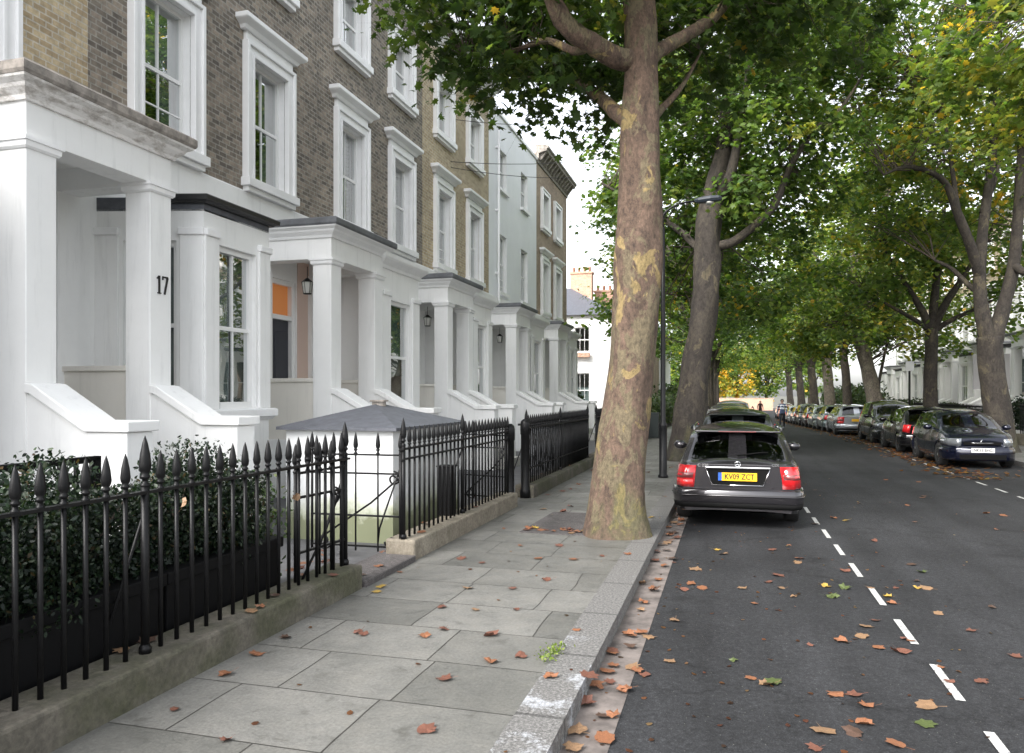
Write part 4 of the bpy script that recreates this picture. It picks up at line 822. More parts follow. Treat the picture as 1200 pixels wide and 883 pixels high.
# ================================================================ trees
def catmull(pts, n):
    pts = [np.array(p, float) for p in pts]; out = []
    P = [2*pts[0]-pts[1]]+pts+[2*pts[-1]-pts[-2]]
    for i in range(1, len(P)-2):
        for k in range(n):
            t = k/n; a, b, c, d = P[i-1:i+3]
            out.append(.5*((2*b)+(-a+c)*t+(2*a-5*b+4*c-d)*t*t+(-a+3*b-3*c+d)*t**3))
    out.append(pts[-1]); return out
GREENS = [(.031, .056, .017), (.050, .085, .023), (.076, .114, .030), (.112, .142, .035), (.165, .165, .034), (.30, .20, .03)]
def tree(name, label, base, trunk, limbs, blobs, nclump, per, lsize, kind, bark, wts, crad=.75, seg=20, flare=1.45, group=None, lump=.05, upn=.75, rag=1.0, twig=.02, cols=GREENS, droop=.0):
    """trunk / limbs: lists of (x, y, z, r) in world metres; blobs: (cx, cy, cz, rx, ry, rz, weight)"""
    B = Vector(base); t = empty(name, B, 0, label, 'tree', group); off = np.array(base)
    mb = MB(); rel = [(p[0]-B.x, p[1]-B.y, p[2]-B.z, p[3]) for p in trunk]; c = catmull(rel, 7); sk = [c]
    rings = mb.tube([q[:3] for q in c], [q[3] for q in c], seg)
    z0 = c[0][2]
    for i, ring in enumerate(rings):      # buttressed foot, burrs and uneven girth
        q = c[i]; hgt = q[2]-z0
        for j, vi in enumerate(ring):
            x, y, z = mb.v[vi]; a = 2*math.pi*j/seg
            k = 1+(flare-1)*math.exp(-max(0, hgt)/.22)*(1+.35*math.sin(a*4+base[0]*3))+.10*math.exp(-max(0, hgt)/.9)+lump*math.sin(a*3+hgt*1.7+base[1])+lump*.8*math.sin(a*5-hgt*3.1)+lump*.6*math.sin(a*2+hgt*5.3)+random.uniform(-.012, .012)
            mb.v[vi] = (q[0]+(x-q[0])*k, q[1]+(y-q[1])*k, z)
    mb.build('trunk', bark, t)
    allpts = [np.array(q) for q in c[len(c)//2:]]
    for L in limbs:
        l = catmull([(p[0]-B.x, p[1]-B.y, p[2]-B.z, p[3]) for p in L], 6); mb = MB(); rg = mb.tube([q[:3] for q in l], [max(.008, q[3]) for q in l], 10 if l[0][3] < .1 else 14)
        for i, ring in enumerate(rg):
            for j, vi in enumerate(ring):
                x, y, z = mb.v[vi]; k = 1+lump*1.3*math.sin(i*1.3+j*2.1)+random.uniform(-.03, .03); q = l[i]; mb.v[vi] = (q[0]+(x-q[0])*k, q[1]+(y-q[1])*k, q[2]+(z-q[2])*k)
        mb.build('limb', bark, t); allpts += [np.array(q) for q in l[2:]]
    A = np.array(allpts)
    w = np.array([b[6]*b[3]*b[4]*b[5] for b in blobs], float); w = w/w.sum(); ctr = []; outs = []; wqs = []
    for i in RNG.choice(len(blobs), nclump, p=w):
        b = blobs[i]; d = RNG.normal(size=3); d /= np.linalg.norm(d); r = RNG.uniform(.25, 1)**.45
        ctr.append(np.array(b[:3])-off+d*r*np.array(b[3:6])); outs.append(d); wqs.append(b[7] if len(b) > 7 else None)
    mb = MB(); P = []; O = []; CC = []
    for cc, d, wq in zip(ctr, outs, wqs):
        j = np.argmin(np.sum((A[:, :3]-cc)**2, axis=1)+.6*np.maximum(0, A[:, 2]-cc[2])**2); a = A[j]; L = np.linalg.norm(cc-a[:3])
        m1 = a[:3]+(cc-a[:3])*.4+np.array([0, 0, .12*L])+RNG.normal(size=3)*.07*L; m2 = a[:3]+(cc-a[:3])*.75+np.array([0, 0, .10*L])+RNG.normal(size=3)*.06*L
        r0 = min(a[3]*.5, twig*(.5+.35*L)); mb.tube([a[:3], m1, m2, cc], [r0, r0*.7, r0*.45, r0*.18], 5, cap=False)
        k = int(per*RNG.uniform(.5, 1.4)); cr = crad*RNG.uniform(.55, 1.3)
        # leaves hang along a few short sprays that leave the clump centre
        ns = 5; sp = RNG.normal(size=(ns, 3)); sp[:, 2] = sp[:, 2]*.5-.15-droop; sp /= np.linalg.norm(sp, axis=1, keepdims=True); sp *= cr*RNG.uniform(.6, 1.3, (ns, 1))
        for s_ in sp: mb.tube([cc, cc+s_*.55+np.array([0, 0, .05]), cc+s_], [r0*.2, r0*.13, r0*.05], 3, cap=False)
        w_ = RNG.integers(0, ns, k); tt = RNG.uniform(.15, 1.05, (k, 1)); p = cc+sp[w_]*tt+RNG.normal(size=(k, 3))*cr*.20*rag; p[:, 2] -= .06*cr*tt[:, 0]
        P.append(p); O.append(np.repeat(d[None]*.5, k, 0)); wt_ = wq if wq is not None else wts; sh = RNG.choice(len(cols), p=np.array(wt_)/sum(wt_)); ww = np.array(wt_, float); ww[sh] += 1.2*sum(wt_); CC.append(palette(k, cols, ww))
    mb.build('branches', 'twig', t)
    leaf_mesh('crown', np.concatenate(P), lsize, kind, np.concatenate(CC), 'leaf', t, up=upn, out=np.concatenate(O)); return t
def A4(u, v, d, r): p = at(u, v, d); return (p.x, p.y, p.z, r)

# --- the near plane at the kerb
D = 9.1
T1 = [A4(723, 632, D, .33), A4(724, 590, D, .305), A4(728, 540, D, .295), A4(735, 470, D, .272), A4(742, 400, D, .262), A4(745, 345, D, .272), A4(747, 312, D, .288), A4(749, 270, D, .262), A4(750, 235, D, .258), A4(751, 170, D, .232), A4(751, 100, D, .205), A4(750, 40, D, .19), A4(748, -40, D, .17), A4(752, -160, D+.2, .14), A4(745, -300, D+.3, .09)]
T1[0] = (T1[0][0], T1[0][1], -.06, .335)
L1 = [[A4(749, 72, D, .13), A4(722, 68, D-.15, .125), A4(695, 52, D-.35, .115), A4(668, 34, D-.5, .11), A4(650, 5, D-.6, .10), A4(632, -60, D-.7, .07), A4(590, -130, D-1, .03)],
      [A4(746, 150, D, .10), A4(722, 132, D+.3, .09), A4(700, 112, D+.7, .075), A4(672, 96, D+1.2, .06), A4(630, 92, D+1.9, .04), A4(585, 95, D+2.4, .02)],
      [A4(752, 80, D, .10), A4(772, 60, D+.2, .09), A4(800, 44, D+.4, .08), A4(838, 18, D+.6, .07), A4(875, -30, D+.8, .045), A4(920, -110, D+1, .02)],
      [A4(754, 150, D, .07), A4(775, 128, D+.3, .05), A4(800, 100, D+.6, .03), A4(822, 60, D+.9, .015)],
      [A4(690, 54, D-.35, .06), A4(672, 60, D-.1, .05), A4(640, 48, D+.2, .04), A4(600, 60, D+.6, .028), A4(545, 66, D+1.0, .015)]]
def bl(u, v, d, rx, ry, rz, w=1): p = at(u, v, d); return (p.x, p.y, p.z, rx, ry, rz, w)
B1 = [bl(560, 30, D+1.2, 1.3, 1.4, .75, 1.2), bl(650, 75, D+1.0, .9, 1.2, .55, 1.3), bl(700, 135, D+1.3, .5, .6, .45, 1.0), bl(600, 110, D+2.4, .8, .9, .55, 1.0), bl(620, 0, D, 1.6, 1.6, .9, 1.0), bl(820, 60, D+1.4, 1.3, 1.3, .75, 1.3), bl(930, 15, D+2, 1.4, 1.6, .8, 1.0),
      bl(740, -150, D, 3.2, 3.4, 1.7, .55), bl(880, -120, D+1, 2.6, 3, 1.5, .5), bl(520, -60, D+.5, 1.6, 1.8, .9, .8), bl(735, 20, D+1.6, 1.2, .9, .8, 1.2)]
tree('plane_tree', 'thick mottled plane trunk on the near pavement, patched brown and yellow', (T1[1][0], T1[1][1], 0), T1, L1, B1, 400, 56, .125, 'lobed', 'bark_near', [7, 5, 2, .6, .15, .05], crad=.5, seg=32, flare=1.18, lump=.042, twig=.012, rag=1.1)

MIDG = [tuple(c*1.45 for c in g) for g in GREENS]  # leaf greens scaled up: brightness of the crown is put into its colour
# --- second plane beside the lamp column
D = 19.5
T2 = [A4(803, 542, D, .42), A4(806, 510, D, .40), A4(812, 460, D, .37), A4(820, 400, D, .335), A4(828, 330, D, .33), A4(830, 270, D, .32), A4(838, 220, D, .27), A4(848, 170, D, .20), A4(855, 90, D, .15), A4(860, -20, D, .10)]
L2 = [[A4(832, 290, D, .14), A4(856, 285, D-.2, .115), A4(880, 268, D-.3, .10), A4(908, 240, D-.4, .088), A4(928, 192, D-.5, .075), A4(958, 150, D-.6, .06), A4(985, 128, D-.8, .05), A4(1010, 90, D-1, .02)], [A4(836, 240, D, .16), A4(852, 215, D-.4, .13), A4(862, 180, D-.5, .11), A4(872, 120, D-.6, .07), A4(880, 40, D-.7, .03)],
      [A4(826, 300, D, .10), A4(795, 270, D+.3, .08), A4(750, 240, D+.6, .06), A4(705, 215, D+.8, .03)], [A4(930, 192, D-.5, .06), A4(925, 150, D-.4, .05), A4(918, 100, D-.3, .03)]]
B2 = [bl(738, 235, D+.8, .85, 1.6, 1.7, 1.3), bl(755, 330, D+2, .4, 1.0, .7, .6), bl(800, 230, D+2.0, 1.8, 2.0, 2.2, 1), bl(860, 150, D+.5, 2.6, 2.6, 2.2, 1), bl(930, 120, D, 2.2, 2.4, 2.0, .9), bl(880, 250, D+2.4, 2.2, 1.6, 1.4, .8), bl(790, 380, D+3.5, 1.0, 1.4, 1.2, .6), bl(850, 340, D+3.5, 1.2, 1.4, 1.0, .8), bl(850, -20, D, 4.0, 4, 2.6, .6), bl(960, 220, D+1, 1.2, 1.4, .9, .7), bl(965, 20, D, 2.2, 2.4, 1.6, .9), bl(890, 225, D-1.2, .9, .7, .6, 1.2), bl(800, 160, D-.8, .9, .9, .9, 1)]
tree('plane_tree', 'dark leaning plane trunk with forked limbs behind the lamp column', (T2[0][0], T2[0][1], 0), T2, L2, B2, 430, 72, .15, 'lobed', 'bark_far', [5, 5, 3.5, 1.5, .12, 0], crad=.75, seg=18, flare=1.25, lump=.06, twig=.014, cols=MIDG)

# --- more planes, each given by trunk foot, trunk height and crown boxes
MIDG = [tuple(c*1.4 for c in g) for g in GREENS]; FARG = [tuple(c*1.75 for c in g) for g in GREENS]  # lightened copies of the same greens: light put into the farther crowns' colour
def street_tree(label, X, Y, h, r, blobs, nclump, per, ls, bark, wts, lean=(0, 0), forks=None, kind='hex', crad=.9, group=None, name='plane_tree', seg=14, cols=GREENS):
    z = gz(Y); tr = [(X, Y, z-.1, r*1.1), (X+lean[0]*.1, Y, z+h*.2, r), (X+lean[0]*.4, Y, z+h*.55, r*.88), (X+lean[0], Y+lean[1], z+h, r*.80)]
    lm = []
    for f in forks or [(-2.2, 0, 4.5), (2.4, .5, 5), (.3, 1.5, 6), (-.5, -1.5, 5.5), (1.2, -1, 6.5)]:
        x0, y0, z0 = X+lean[0], Y+lean[1], z+h-.15; dx, dy, dz = f[:3]; rr = r*(f[3] if len(f) > 3 else .5)
        lm.append([(x0, y0, z0, rr), (x0+dx*.22, y0+dy*.22, z0+dz*.28, rr*.9), (x0+dx*.55, y0+dy*.55, z0+dz*.58, rr*.65), (x0+dx, y0+dy, z0+dz, rr*.25)])
    bb = [(X+b[0], Y+b[1], z+b[2], *b[3:]) for b in blobs]
    return tree(name, label, (X, Y, z), tr, lm, bb, nclump, per, ls, kind, bark, wts, crad=crad, seg=seg, flare=1.25, group=group, lump=.045, twig=.016, cols=cols)
WR = [3, 5, 5, 3, 1, .08]; WY = [2, 4, 5, 4, 1.8, .35]; WD = [5, 5, 3, 1.2, .3, .05]
CR = lambda lo, hi, rx, ry: [(0, 0, (lo+hi)/2+1, rx, ry, (hi-lo)/2, 1), (-rx*.5, -.5, lo+1.6, rx*.7, ry*.7, 1.5, .9), (rx*.5, .8, lo+1.8, rx*.7, ry*.7, 1.6, .8)]
# right side, nearest first; the first stands outside the picture and only its boughs reach in
street_tree('leafy plane boughs hanging in from beyond the right edge of the street, turning orange', 8.2, 14.5, 4.6, .33, [(-2.0, 1.0, 8.2, 2.6, 3.0, 1.6, 1), (-1.2, 3.0, 7.3, 2.0, 2.4, 1.3, 1), (0, 0, 9.5, 4, 4, 2.6, .6)], 300, 70, .15, 'bark_far', [2, 4, 5, 4, 2, .6], kind='lobed', cols=MIDG, forks=[(-3.0, 1.0, 4.2, .42), (-1.8, 3.2, 3.8, .4), (2, 0, 5, .5), (.5, -2, 5, .4)], crad=.65)
D = 22.4
T3 = [A4(1170, 500, D, .37), A4(1167, 470, D, .35), A4(1161, 420, D, .33), A4(1160, 395, D, .34)]
L3 = [[A4(1158, 400, D, .24), A4(1150, 360, D, .19), A4(1148, 320, D, .165), A4(1153, 260, D, .14), A4(1162, 190, D, .11), A4(1168, 110, D, .09), A4(1172, 20, D, .04)], [A4(1164, 400, D, .25), A4(1176, 360, D, .19), A4(1188, 310, D, .165), A4(1194, 240, D, .14), A4(1200, 150, D, .12), A4(1215, 40, D, .05)],
      [A4(1148, 325, D, .15), A4(1138, 290, D-.2, .14), A4(1122, 250, D-.4, .12), A4(1108, 215, D-.5, .09), A4(1085, 200, D-.7, .07), A4(1060, 196, D-1, .05), A4(1035, 205, D-1.2, .03)], [A4(1124, 255, D-.4, .08), A4(1118, 215, D-.2, .07), A4(1112, 170, D, .05), A4(1100, 110, D, .03)], [A4(1188, 312, D, .12), A4(1205, 318, D-.6, .10), A4(1235, 290, D-1, .06)],
      [A4(1150, 345, D, .09), A4(1136, 335, D+.2, .08), A4(1115, 315, D+.5, .06), A4(1095, 305, D+.8, .04)], [A4(1150, 250, D, .07), A4(1165, 215, D, .06), A4(1180, 150, D, .04)]]
B3 = [bl(1120, 120, D, 2.6, 2.8, 2.6, 1), bl(1030, 130, D+1, 2.2, 2.6, 2.2, .9), bl(1190, 60, D, 2.6, 3, 2.6, 1), bl(1080, 215, D+1.5, 1.8, 2.0, 1.2, .7), bl(1010, 250, D+3, 1.6, 2, 1.6, .8), bl(1170, 200, D+1.5, 2.0, 2.2, 1.3, .6), bl(1100, -30, D, 4.5, 4.5, 2.6, .6), bl(1195, 290, D+2.4, .9, 1, .8, .9), bl(1070, 280, D+2.5, 1.3, 1.5, .9, .9), bl(1130, 300, D+3, .9, 1.2, .6, .8), bl(960, 90, D+1, 2, 2.4, 2.2, .8), bl(1075, 165, D-1.6, 1.1, 1.0, .8, 2.0)+([.3, .6, 1.5, 4, 5, 3.5],), bl(1120, 90, D-2, 1.2, 1.0, .8, 1.2)+([.6, 1, 2, 4, 4, 1.5],)]
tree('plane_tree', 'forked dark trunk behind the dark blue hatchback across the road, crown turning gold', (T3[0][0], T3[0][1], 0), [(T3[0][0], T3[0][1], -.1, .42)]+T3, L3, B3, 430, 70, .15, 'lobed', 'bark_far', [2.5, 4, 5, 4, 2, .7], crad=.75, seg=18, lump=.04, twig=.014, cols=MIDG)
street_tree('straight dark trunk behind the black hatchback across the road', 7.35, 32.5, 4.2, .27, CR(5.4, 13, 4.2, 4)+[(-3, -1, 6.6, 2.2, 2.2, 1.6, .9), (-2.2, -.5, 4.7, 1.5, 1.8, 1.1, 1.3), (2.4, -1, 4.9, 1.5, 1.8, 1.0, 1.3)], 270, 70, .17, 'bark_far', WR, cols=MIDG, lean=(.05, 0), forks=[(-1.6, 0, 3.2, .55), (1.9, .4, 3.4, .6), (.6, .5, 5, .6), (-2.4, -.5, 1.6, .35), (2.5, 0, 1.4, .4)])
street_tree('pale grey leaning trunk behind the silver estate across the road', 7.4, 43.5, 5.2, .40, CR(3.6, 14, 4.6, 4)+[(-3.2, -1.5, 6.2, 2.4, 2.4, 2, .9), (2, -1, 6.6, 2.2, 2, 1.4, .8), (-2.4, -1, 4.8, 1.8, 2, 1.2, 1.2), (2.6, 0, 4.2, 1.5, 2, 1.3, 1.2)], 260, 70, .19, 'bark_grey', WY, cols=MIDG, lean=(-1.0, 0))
GF = 'far plane trees down the right pavement'; GL = 'far plane trees down the left pavement'
for k, (y, r_) in enumerate(((53, .3), (62, .42), (73, .4), (86, .42), (101, .42))):
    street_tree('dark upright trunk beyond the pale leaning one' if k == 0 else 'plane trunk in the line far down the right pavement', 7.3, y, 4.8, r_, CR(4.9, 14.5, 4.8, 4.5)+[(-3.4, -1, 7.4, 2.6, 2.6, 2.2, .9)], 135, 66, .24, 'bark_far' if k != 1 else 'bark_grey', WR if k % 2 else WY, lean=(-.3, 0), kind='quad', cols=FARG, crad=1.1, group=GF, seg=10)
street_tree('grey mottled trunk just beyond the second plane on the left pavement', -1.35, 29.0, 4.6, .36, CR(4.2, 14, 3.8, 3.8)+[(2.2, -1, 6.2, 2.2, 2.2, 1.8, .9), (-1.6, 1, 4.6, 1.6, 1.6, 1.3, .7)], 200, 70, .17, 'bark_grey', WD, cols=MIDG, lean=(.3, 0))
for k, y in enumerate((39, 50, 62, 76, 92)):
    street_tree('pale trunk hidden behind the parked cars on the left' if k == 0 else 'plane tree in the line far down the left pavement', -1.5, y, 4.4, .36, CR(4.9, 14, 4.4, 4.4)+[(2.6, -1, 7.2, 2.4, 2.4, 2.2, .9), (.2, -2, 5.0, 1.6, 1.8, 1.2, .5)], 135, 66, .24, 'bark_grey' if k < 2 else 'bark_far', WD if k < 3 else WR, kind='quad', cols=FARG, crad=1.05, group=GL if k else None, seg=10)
street_tree('slim leaning young tree behind the silver estate car', 8.3, 50, 5.5, .10, [(0, 0, 6.5, 1.8, 1.8, 1.8, 1)], 60, 40, .22, 'bark_far', WR, lean=(.8, 0), name='young_tree', seg=8)
# bright trees beyond the end wall
for k, (x, y, lb, wts) in enumerate(((1.2, 133, 'bright yellow autumn tree above the end wall', [0, .2, 1, 2, 4, 5]), (-2.6, 134, 'pale yellow green tree above the end wall', [0, 1, 2, 4, 4, 1]), (6, 137, 'tall green tree beyond the end wall', WR), (12, 128, 'broad tree at the far end of the right pavement', WR), (-9, 125, 'broad tree at the far end of the left pavement', WR))):
    street_tree(lb, x, y, 2.5, .3, [(0, 0, 5.2, 3.2, 3, 3.4, 1), (0, 0, 8.5, 3, 3, 3, .8)], 130, 46, .42, 'bark_far', wts, kind='quad', cols=FARG, crad=1.1, name='autumn_tree', seg=8)
# ================================================================ cars (local: y forwards, rear bumper at y=0, centre line x=0)
def interp(keys, s):
    """smooth monotone interpolation"""
    xs = [k[0] for k in keys]; ys = [k[1] for k in keys]
    if s <= xs[0]: return ys[0]
    if s >= xs[-1]: return ys[-1]
    for i in range(len(xs)-1):
        if xs[i] <= s <= xs[i+1]:
            h = xs[i+1]-xs[i]; t = (s-xs[i])/h
            sl = lambda j: (ys[j+1]-ys[j])/(xs[j+1]-xs[j])
            def mm(j):
                if j == 0: return sl(0)
                if j == len(xs)-1: return sl(j-1)
                a, b = sl(j-1), sl(j); return 0 if a*b <= 0 else 2*a*b/(a+b)
            m0, m1 = mm(i)*h, mm(i+1)*h
            return (2*t**3-3*t*t+1)*ys[i]+(t**3-2*t*t+t)*m0+(-2*t**3+3*t*t)*ys[i+1]+(t**3-t*t)*m1
KINDS_ = {
 'estate': dict(L=4.58, W=1.76, wr=.315, ax=(.98, 3.74), top=[(0, .90), (.05, .945), (.12, .975), (.52, 1.34), (.64, 1.395), (1.2, 1.435), (1.8, 1.445), (2.5, 1.42), (2.8, 1.36), (3.52, .985), (3.65, .95), (4.2, .84), (4.45, .74), (4.58, .56)],
   belt=[(0, .90), (.5, .93), (2.5, .90), (3.5, .90), (4.3, .78), (4.58, .56)], wk=[(0, .84), (.04, .90), (.14, .955), (.45, .99), (1.2, 1), (3.4, 1), (4.1, .96), (4.4, .87), (4.58, .72)], rg=(.135, .505), ws=(2.84, 3.50), side=[(.52, 1.18), (1.27, 2.02), (2.12, 2.98)], tum=.40),
 'hatch': dict(L=3.9, W=1.70, wr=.305, ax=(.66, 3.20), top=[(0, .86), (.04, .95), (.10, 1.0), (.42, 1.34), (.55, 1.42), (1.1, 1.475), (1.6, 1.48), (2.05, 1.44), (2.3, 1.38), (3.02, 1.0), (3.15, .965), (3.55, .87), (3.78, .74), (3.9, .55)],
   belt=[(0, .86), (.5, .97), (2.0, .93), (3.0, .91), (3.6, .80), (3.9, .55)], wk=[(0, .82), (.05, .90), (.16, .96), (.5, 1), (1.5, 1), (2.9, .99), (3.45, .94), (3.75, .84), (3.9, .66)], rg=(.115, .42), ws=(2.34, 3.00), side=[(.50, 1.02), (1.12, 1.78), (1.88, 2.5)], tum=.36),
 'mpv': dict(L=4.0, W=1.70, wr=.31, ax=(.62, 3.25), top=[(0, .95), (.03, 1.05), (.07, 1.1), (.28, 1.46), (.38, 1.54), (1.1, 1.60), (1.7, 1.60), (2.2, 1.55), (2.45, 1.47), (3.25, 1.02), (3.35, .99), (3.7, .86), (3.9, .72), (4.0, .55)],
   belt=[(0, .95), (.5, .99), (2.0, .95), (3.2, .93), (3.7, .80), (4.0, .55)], wk=[(0, .84), (.05, .91), (.15, .96), (.5, 1), (1.5, 1), (3.0, .99), (3.5, .94), (3.85, .84), (4.0, .68)], rg=(.08, .29), ws=(2.5, 3.22), side=[(.36, .92), (1.02, 1.72), (1.82, 2.65)], tum=.30)}
PAINTS = {}
def paint(rgb, metal=.55):
    if rgb not in PAINTS: PAINTS[rgb] = plain('car paint %d' % len(PAINTS), rgb, .22, metal, coat=1.0)
    return PAINTS[rgb]
def car(label, kind, rgb, loc, rz, detail=1, plate=None, plate_col='plate_yellow', rim_sp=5, grp=None, emblem=None, scale=1.0):
    K = KINDS_[kind]; L, W, wr, tum = K['L'], K['W'], K['wr'], K['tum']; pm = paint(rgb)
    c = empty('parked_car', loc, rz, label, 'car', grp); R = wr+.055
    st = set(np.linspace(0, L, 50 if detail else 34)); st |= {L-.015, .015}
    for a in K['ax']:
        for q in np.linspace(-R, R, 15 if detail else 9): st.add(min(L, max(0, a+q)))
        st |= {a-R-.008, a+R+.008}
    for a, b in [K['rg'], K['ws']]+K['side']: st |= {a, b}
    st = sorted(s for s in st if 0 <= s <= L); s2 = [st[0]]
    for s in st[1:]:
        if s-s2[-1] > .004: s2.append(s)
    st = s2
    def side(z): return 1-.075*max(0, (.46-z)/.30)**2-.11*max(0, (z-.60)/.42)**1.6+(.006 if .70 < z < .74 else 0)
    def ring(s):
        zb = .19+.05*max(0, 1-s/.5)+.04*max(0, (s-L+.5)/.5)
        for a in K['ax']:
            if abs(s-a) < R: zb = max(zb, wr+math.sqrt(max(0, R*R-(s-a)**2)))
        w = W/2*interp(K['wk'], s); zt = interp(K['top'], s); bl_ = min(interp(K['belt'], s), zt-.006); zb = min(zb, bl_-.05)
        p = [(0, zb+.02), (.5*w, zb+.02), (.88*w*side(zb), zb+.005)]
        for k in range(9):
            z = zb+(bl_-zb)*k/8; p.append((w*side(z), z))
        xb = w*side(bl_)-.012; h = zt-bl_; zg = bl_+max(.0, h-.055-.06*min(1, h/.4)) if h > .07 else bl_+h*.25
        for k in range(1, 5):
            z = bl_+(zg-bl_)*k/4; p.append((xb-tum*(z-bl_)*(1-.15*(z-bl_)), z))
        xg = p[-1][0]
        for k in range(1, 7):
            t = k/6; p.append((xg*(1-t), zg+(zt-zg)*(1-(1-t)**2.6)))
        return p
    rings = [ring(s) for s in st]; n = len(rings[0]); J_SIDE = range(11, 15); J_TOP = range(15, 20)
    body = MB(); gl = {}
    ids = {}
    for i, (s, rg) in enumerate(zip(st, rings)):
        for j, (x, z) in enumerate(rg):
            ids[i, j, 1] = body.P((x, s, z)); ids[i, j, -1] = ids[i, j, 1] if x == 0 else body.P((-x, s, z))
    def glass(i, j):
        m = (st[i]+st[i+1])/2
        if K['rg'][0] < m < K['rg'][1] and j in J_TOP and (j > 15 or detail == 0): return 'rear_window'
        if K['ws'][0] < m < K['ws'][1] and j in J_TOP and j > 15: return 'windscreen'
        if j in J_SIDE:
            for k, (a, b) in enumerate(K['side']):
                if a < m < b and (rings[i][14][1]-rings[i][11][1]) > .10: return 'side_window'
        return None
    for i in range(len(st)-1):
        for j in range(n-1):
            g = glass(i, j)
            for sgn in (1, -1):
                q = [(i, j), (i+1, j), (i+1, j+1), (i, j+1)]
                if g:
                    key = g if g != 'side_window' else (g, sgn)
                    mb = gl.setdefault(key, (MB(), {})); idx = []
                    for a, b in q:
                        if (a, b) not in mb[1]: x, z = rings[a][b]; mb[1][a, b] = mb[0].P((sgn*x if key != g or True else x, st[a], z)) if (a, b, sgn) not in mb[1] else 0
                        x, z = rings[a][b]; k_ = (a, b, sgn)
                        if k_ not in mb[1]: mb[1][k_] = mb[0].P((sgn*x, st[a], z))
                        idx.append(mb[1][k_])
                    mb[0].F(idx, 0, True)
                else:
                    f = [ids[a, b, sgn] for a, b in q]; f = list(dict.fromkeys(f))
                    if len(f) > 2: body.F(f, 1 if j < 2 else 0, True)
    for i in (0, len(st)-1):
        for j in range(n-1):
            f = list(dict.fromkeys([ids[i, j, 1], ids[i, j+1, 1], ids[i, j+1, -1], ids[i, j, -1]]))
            if len(f) > 2: body.F(f, 1 if j < 2 else 0, False)
    bo = body.build('body', [pm, M['underbody']], c)
    for key, (mb, _) in gl.items(): mb.build(key if isinstance(key, str) else key[0], 'car_glass', c)
    # interior: seats with head restraints and a dash
    mb = MB(); mb.box(-W*.42, W*.42, .5, L*.75, .28, .42); mb.box(-W*.41, W*.41, L*.66, L*.76, .42, .92)
    mb.box(-.62, .62, L*.27-.05, L*.27+.07, .42, 1.0)
    for yy in (L*.27, L*.49):
        for x in (-.37, .37): mb.box(x-.21, x+.21, yy-.06, yy+.08, .42, 1.02); mb.box(x-.12, x+.12, yy-.07, yy+.03, 1.06, 1.24); mb.tube([(x, yy-.02, 1.0), (x, yy-.02, 1.1)], .03, 6)
    mb.build('seats', 'interior', c, bevel=.03)
    # wheels
    wx = W/2-.105
    for a in K['ax']:
        for sgn in (1, -1):
            mb = MB(); prof = [(wr*.62, -.10), (wr*.93, -.105), (wr, -.08), (wr, .08), (wr*.93, .105), (wr*.62, .10)]; mb.lathe(prof, (0, 0, 0), 24, axis='x')
            wl = empty('wheel'); wl.parent = c; wl.location = (sgn*wx, a, wr); mb.build('tyre', 'tyre', wl)
            mb = MB(); ox = .088*sgn
            mb.lathe([(wr*.56, ox-.02*sgn), (wr*.64, ox), (wr*.60, ox+.014*sgn), (wr*.55, ox-.01*sgn)], (0, 0, 0), 24, axis='x'); mb.lathe([(wr*.12, ox-.02*sgn), (wr*.12, ox+.012*sgn), (.01, ox+.016*sgn)], (0, 0, 0), 12, axis='x')
            for k in range(rim_sp):
                an = 2*math.pi*k/rim_sp+.3; cy, cz = math.cos(an), math.sin(an)
                pts = []
                for rr, hw in ((.08, .04), (wr*.58, .028)):
                    pts += [(rr*cy-hw*cz, rr*cz+hw*cy), (rr*cy+hw*cz, rr*cz-hw*cy)]
                o4 = [pts[0], pts[1], pts[3], pts[2]]; f = [mb.P((ox+.008*sgn, y, z)) for y, z in o4]; g = [mb.P((ox-.025*sgn, y, z)) for y, z in o4]; mb.F(f); mb.F(g[::-1])
                for q in range(4): mb.F((f[q], f[(q+1) % 4], g[(q+1) % 4], g[q]))
            mb.build('rim', 'rim', wl)
            mb = MB(); mb.lathe([(wr*.56, ox-.05*sgn), (.02, ox-.045*sgn)], (0, 0, 0), 16, axis='x'); mb.build('brake_disc', 'underbody', wl)
    # plan curve helpers: path round a bumper corner, measured on the body
    def path_at(end, z, half_in, s_in, off=0):
        """plan path right side -> round the end -> left side"""
        ss = [s for s in st if (s <= s_in if end == 0 else s >= L-s_in)]
        if end: ss = ss[::-1]
        pts = []
        for s in ss[::-1]:
            w = W/2*interp(K['wk'], s)*side(z); pts.append((w, s))
        return pts
    def wrap(name, end, z0, z1, s_in, x_in, mat, parent, proud=.012, sgn=1, slope=0):
        """a lamp that wraps round a body corner"""
        pts = path_at(end, (z0+z1)/2, 0, s_in); last = pts[-1]; pts.append((x_in, last[1])); mb = MB(); pr = None
        for k, (x, s) in enumerate(pts):
            t = k/(len(pts)-1); zz0, zz1 = z0+slope*(1-t), z1
            n = (1, 0) if k == 0 else None; d = Vector((pts[min(k+1, len(pts)-1)][0]-pts[max(k-1, 0)][0], pts[min(k+1, len(pts)-1)][1]-pts[max(k-1, 0)][1])).normalized(); nn = Vector((d.y, -d.x))
            if nn.dot(Vector((x, s-(1.0 if end == 0 else L-1.0)))) < 0: nn = -nn
            f = (side((z0+z1)/2)); out = [mb.P((sgn*(x*side(z)/f+nn.x*proud), s+nn.y*proud, z)) for z in (zz0, zz0+(zz1-zz0)*.5, zz1)]; inn = [mb.P((sgn*(x*side(z)/f-nn.x*.05), s-nn.y*.05, z)) for z in (zz0, zz1)]
            cur = [inn[0], out[0], out[1], out[2], inn[1]]
            if pr: [mb.F((pr[q], cur[q], cur[q+1], pr[q+1]), 0, q in (1, 2)) for q in range(4)]
            else: mb.F(cur)
            pr = cur
        mb.F(pr[::-1]); return mb.build(name, mat, parent)
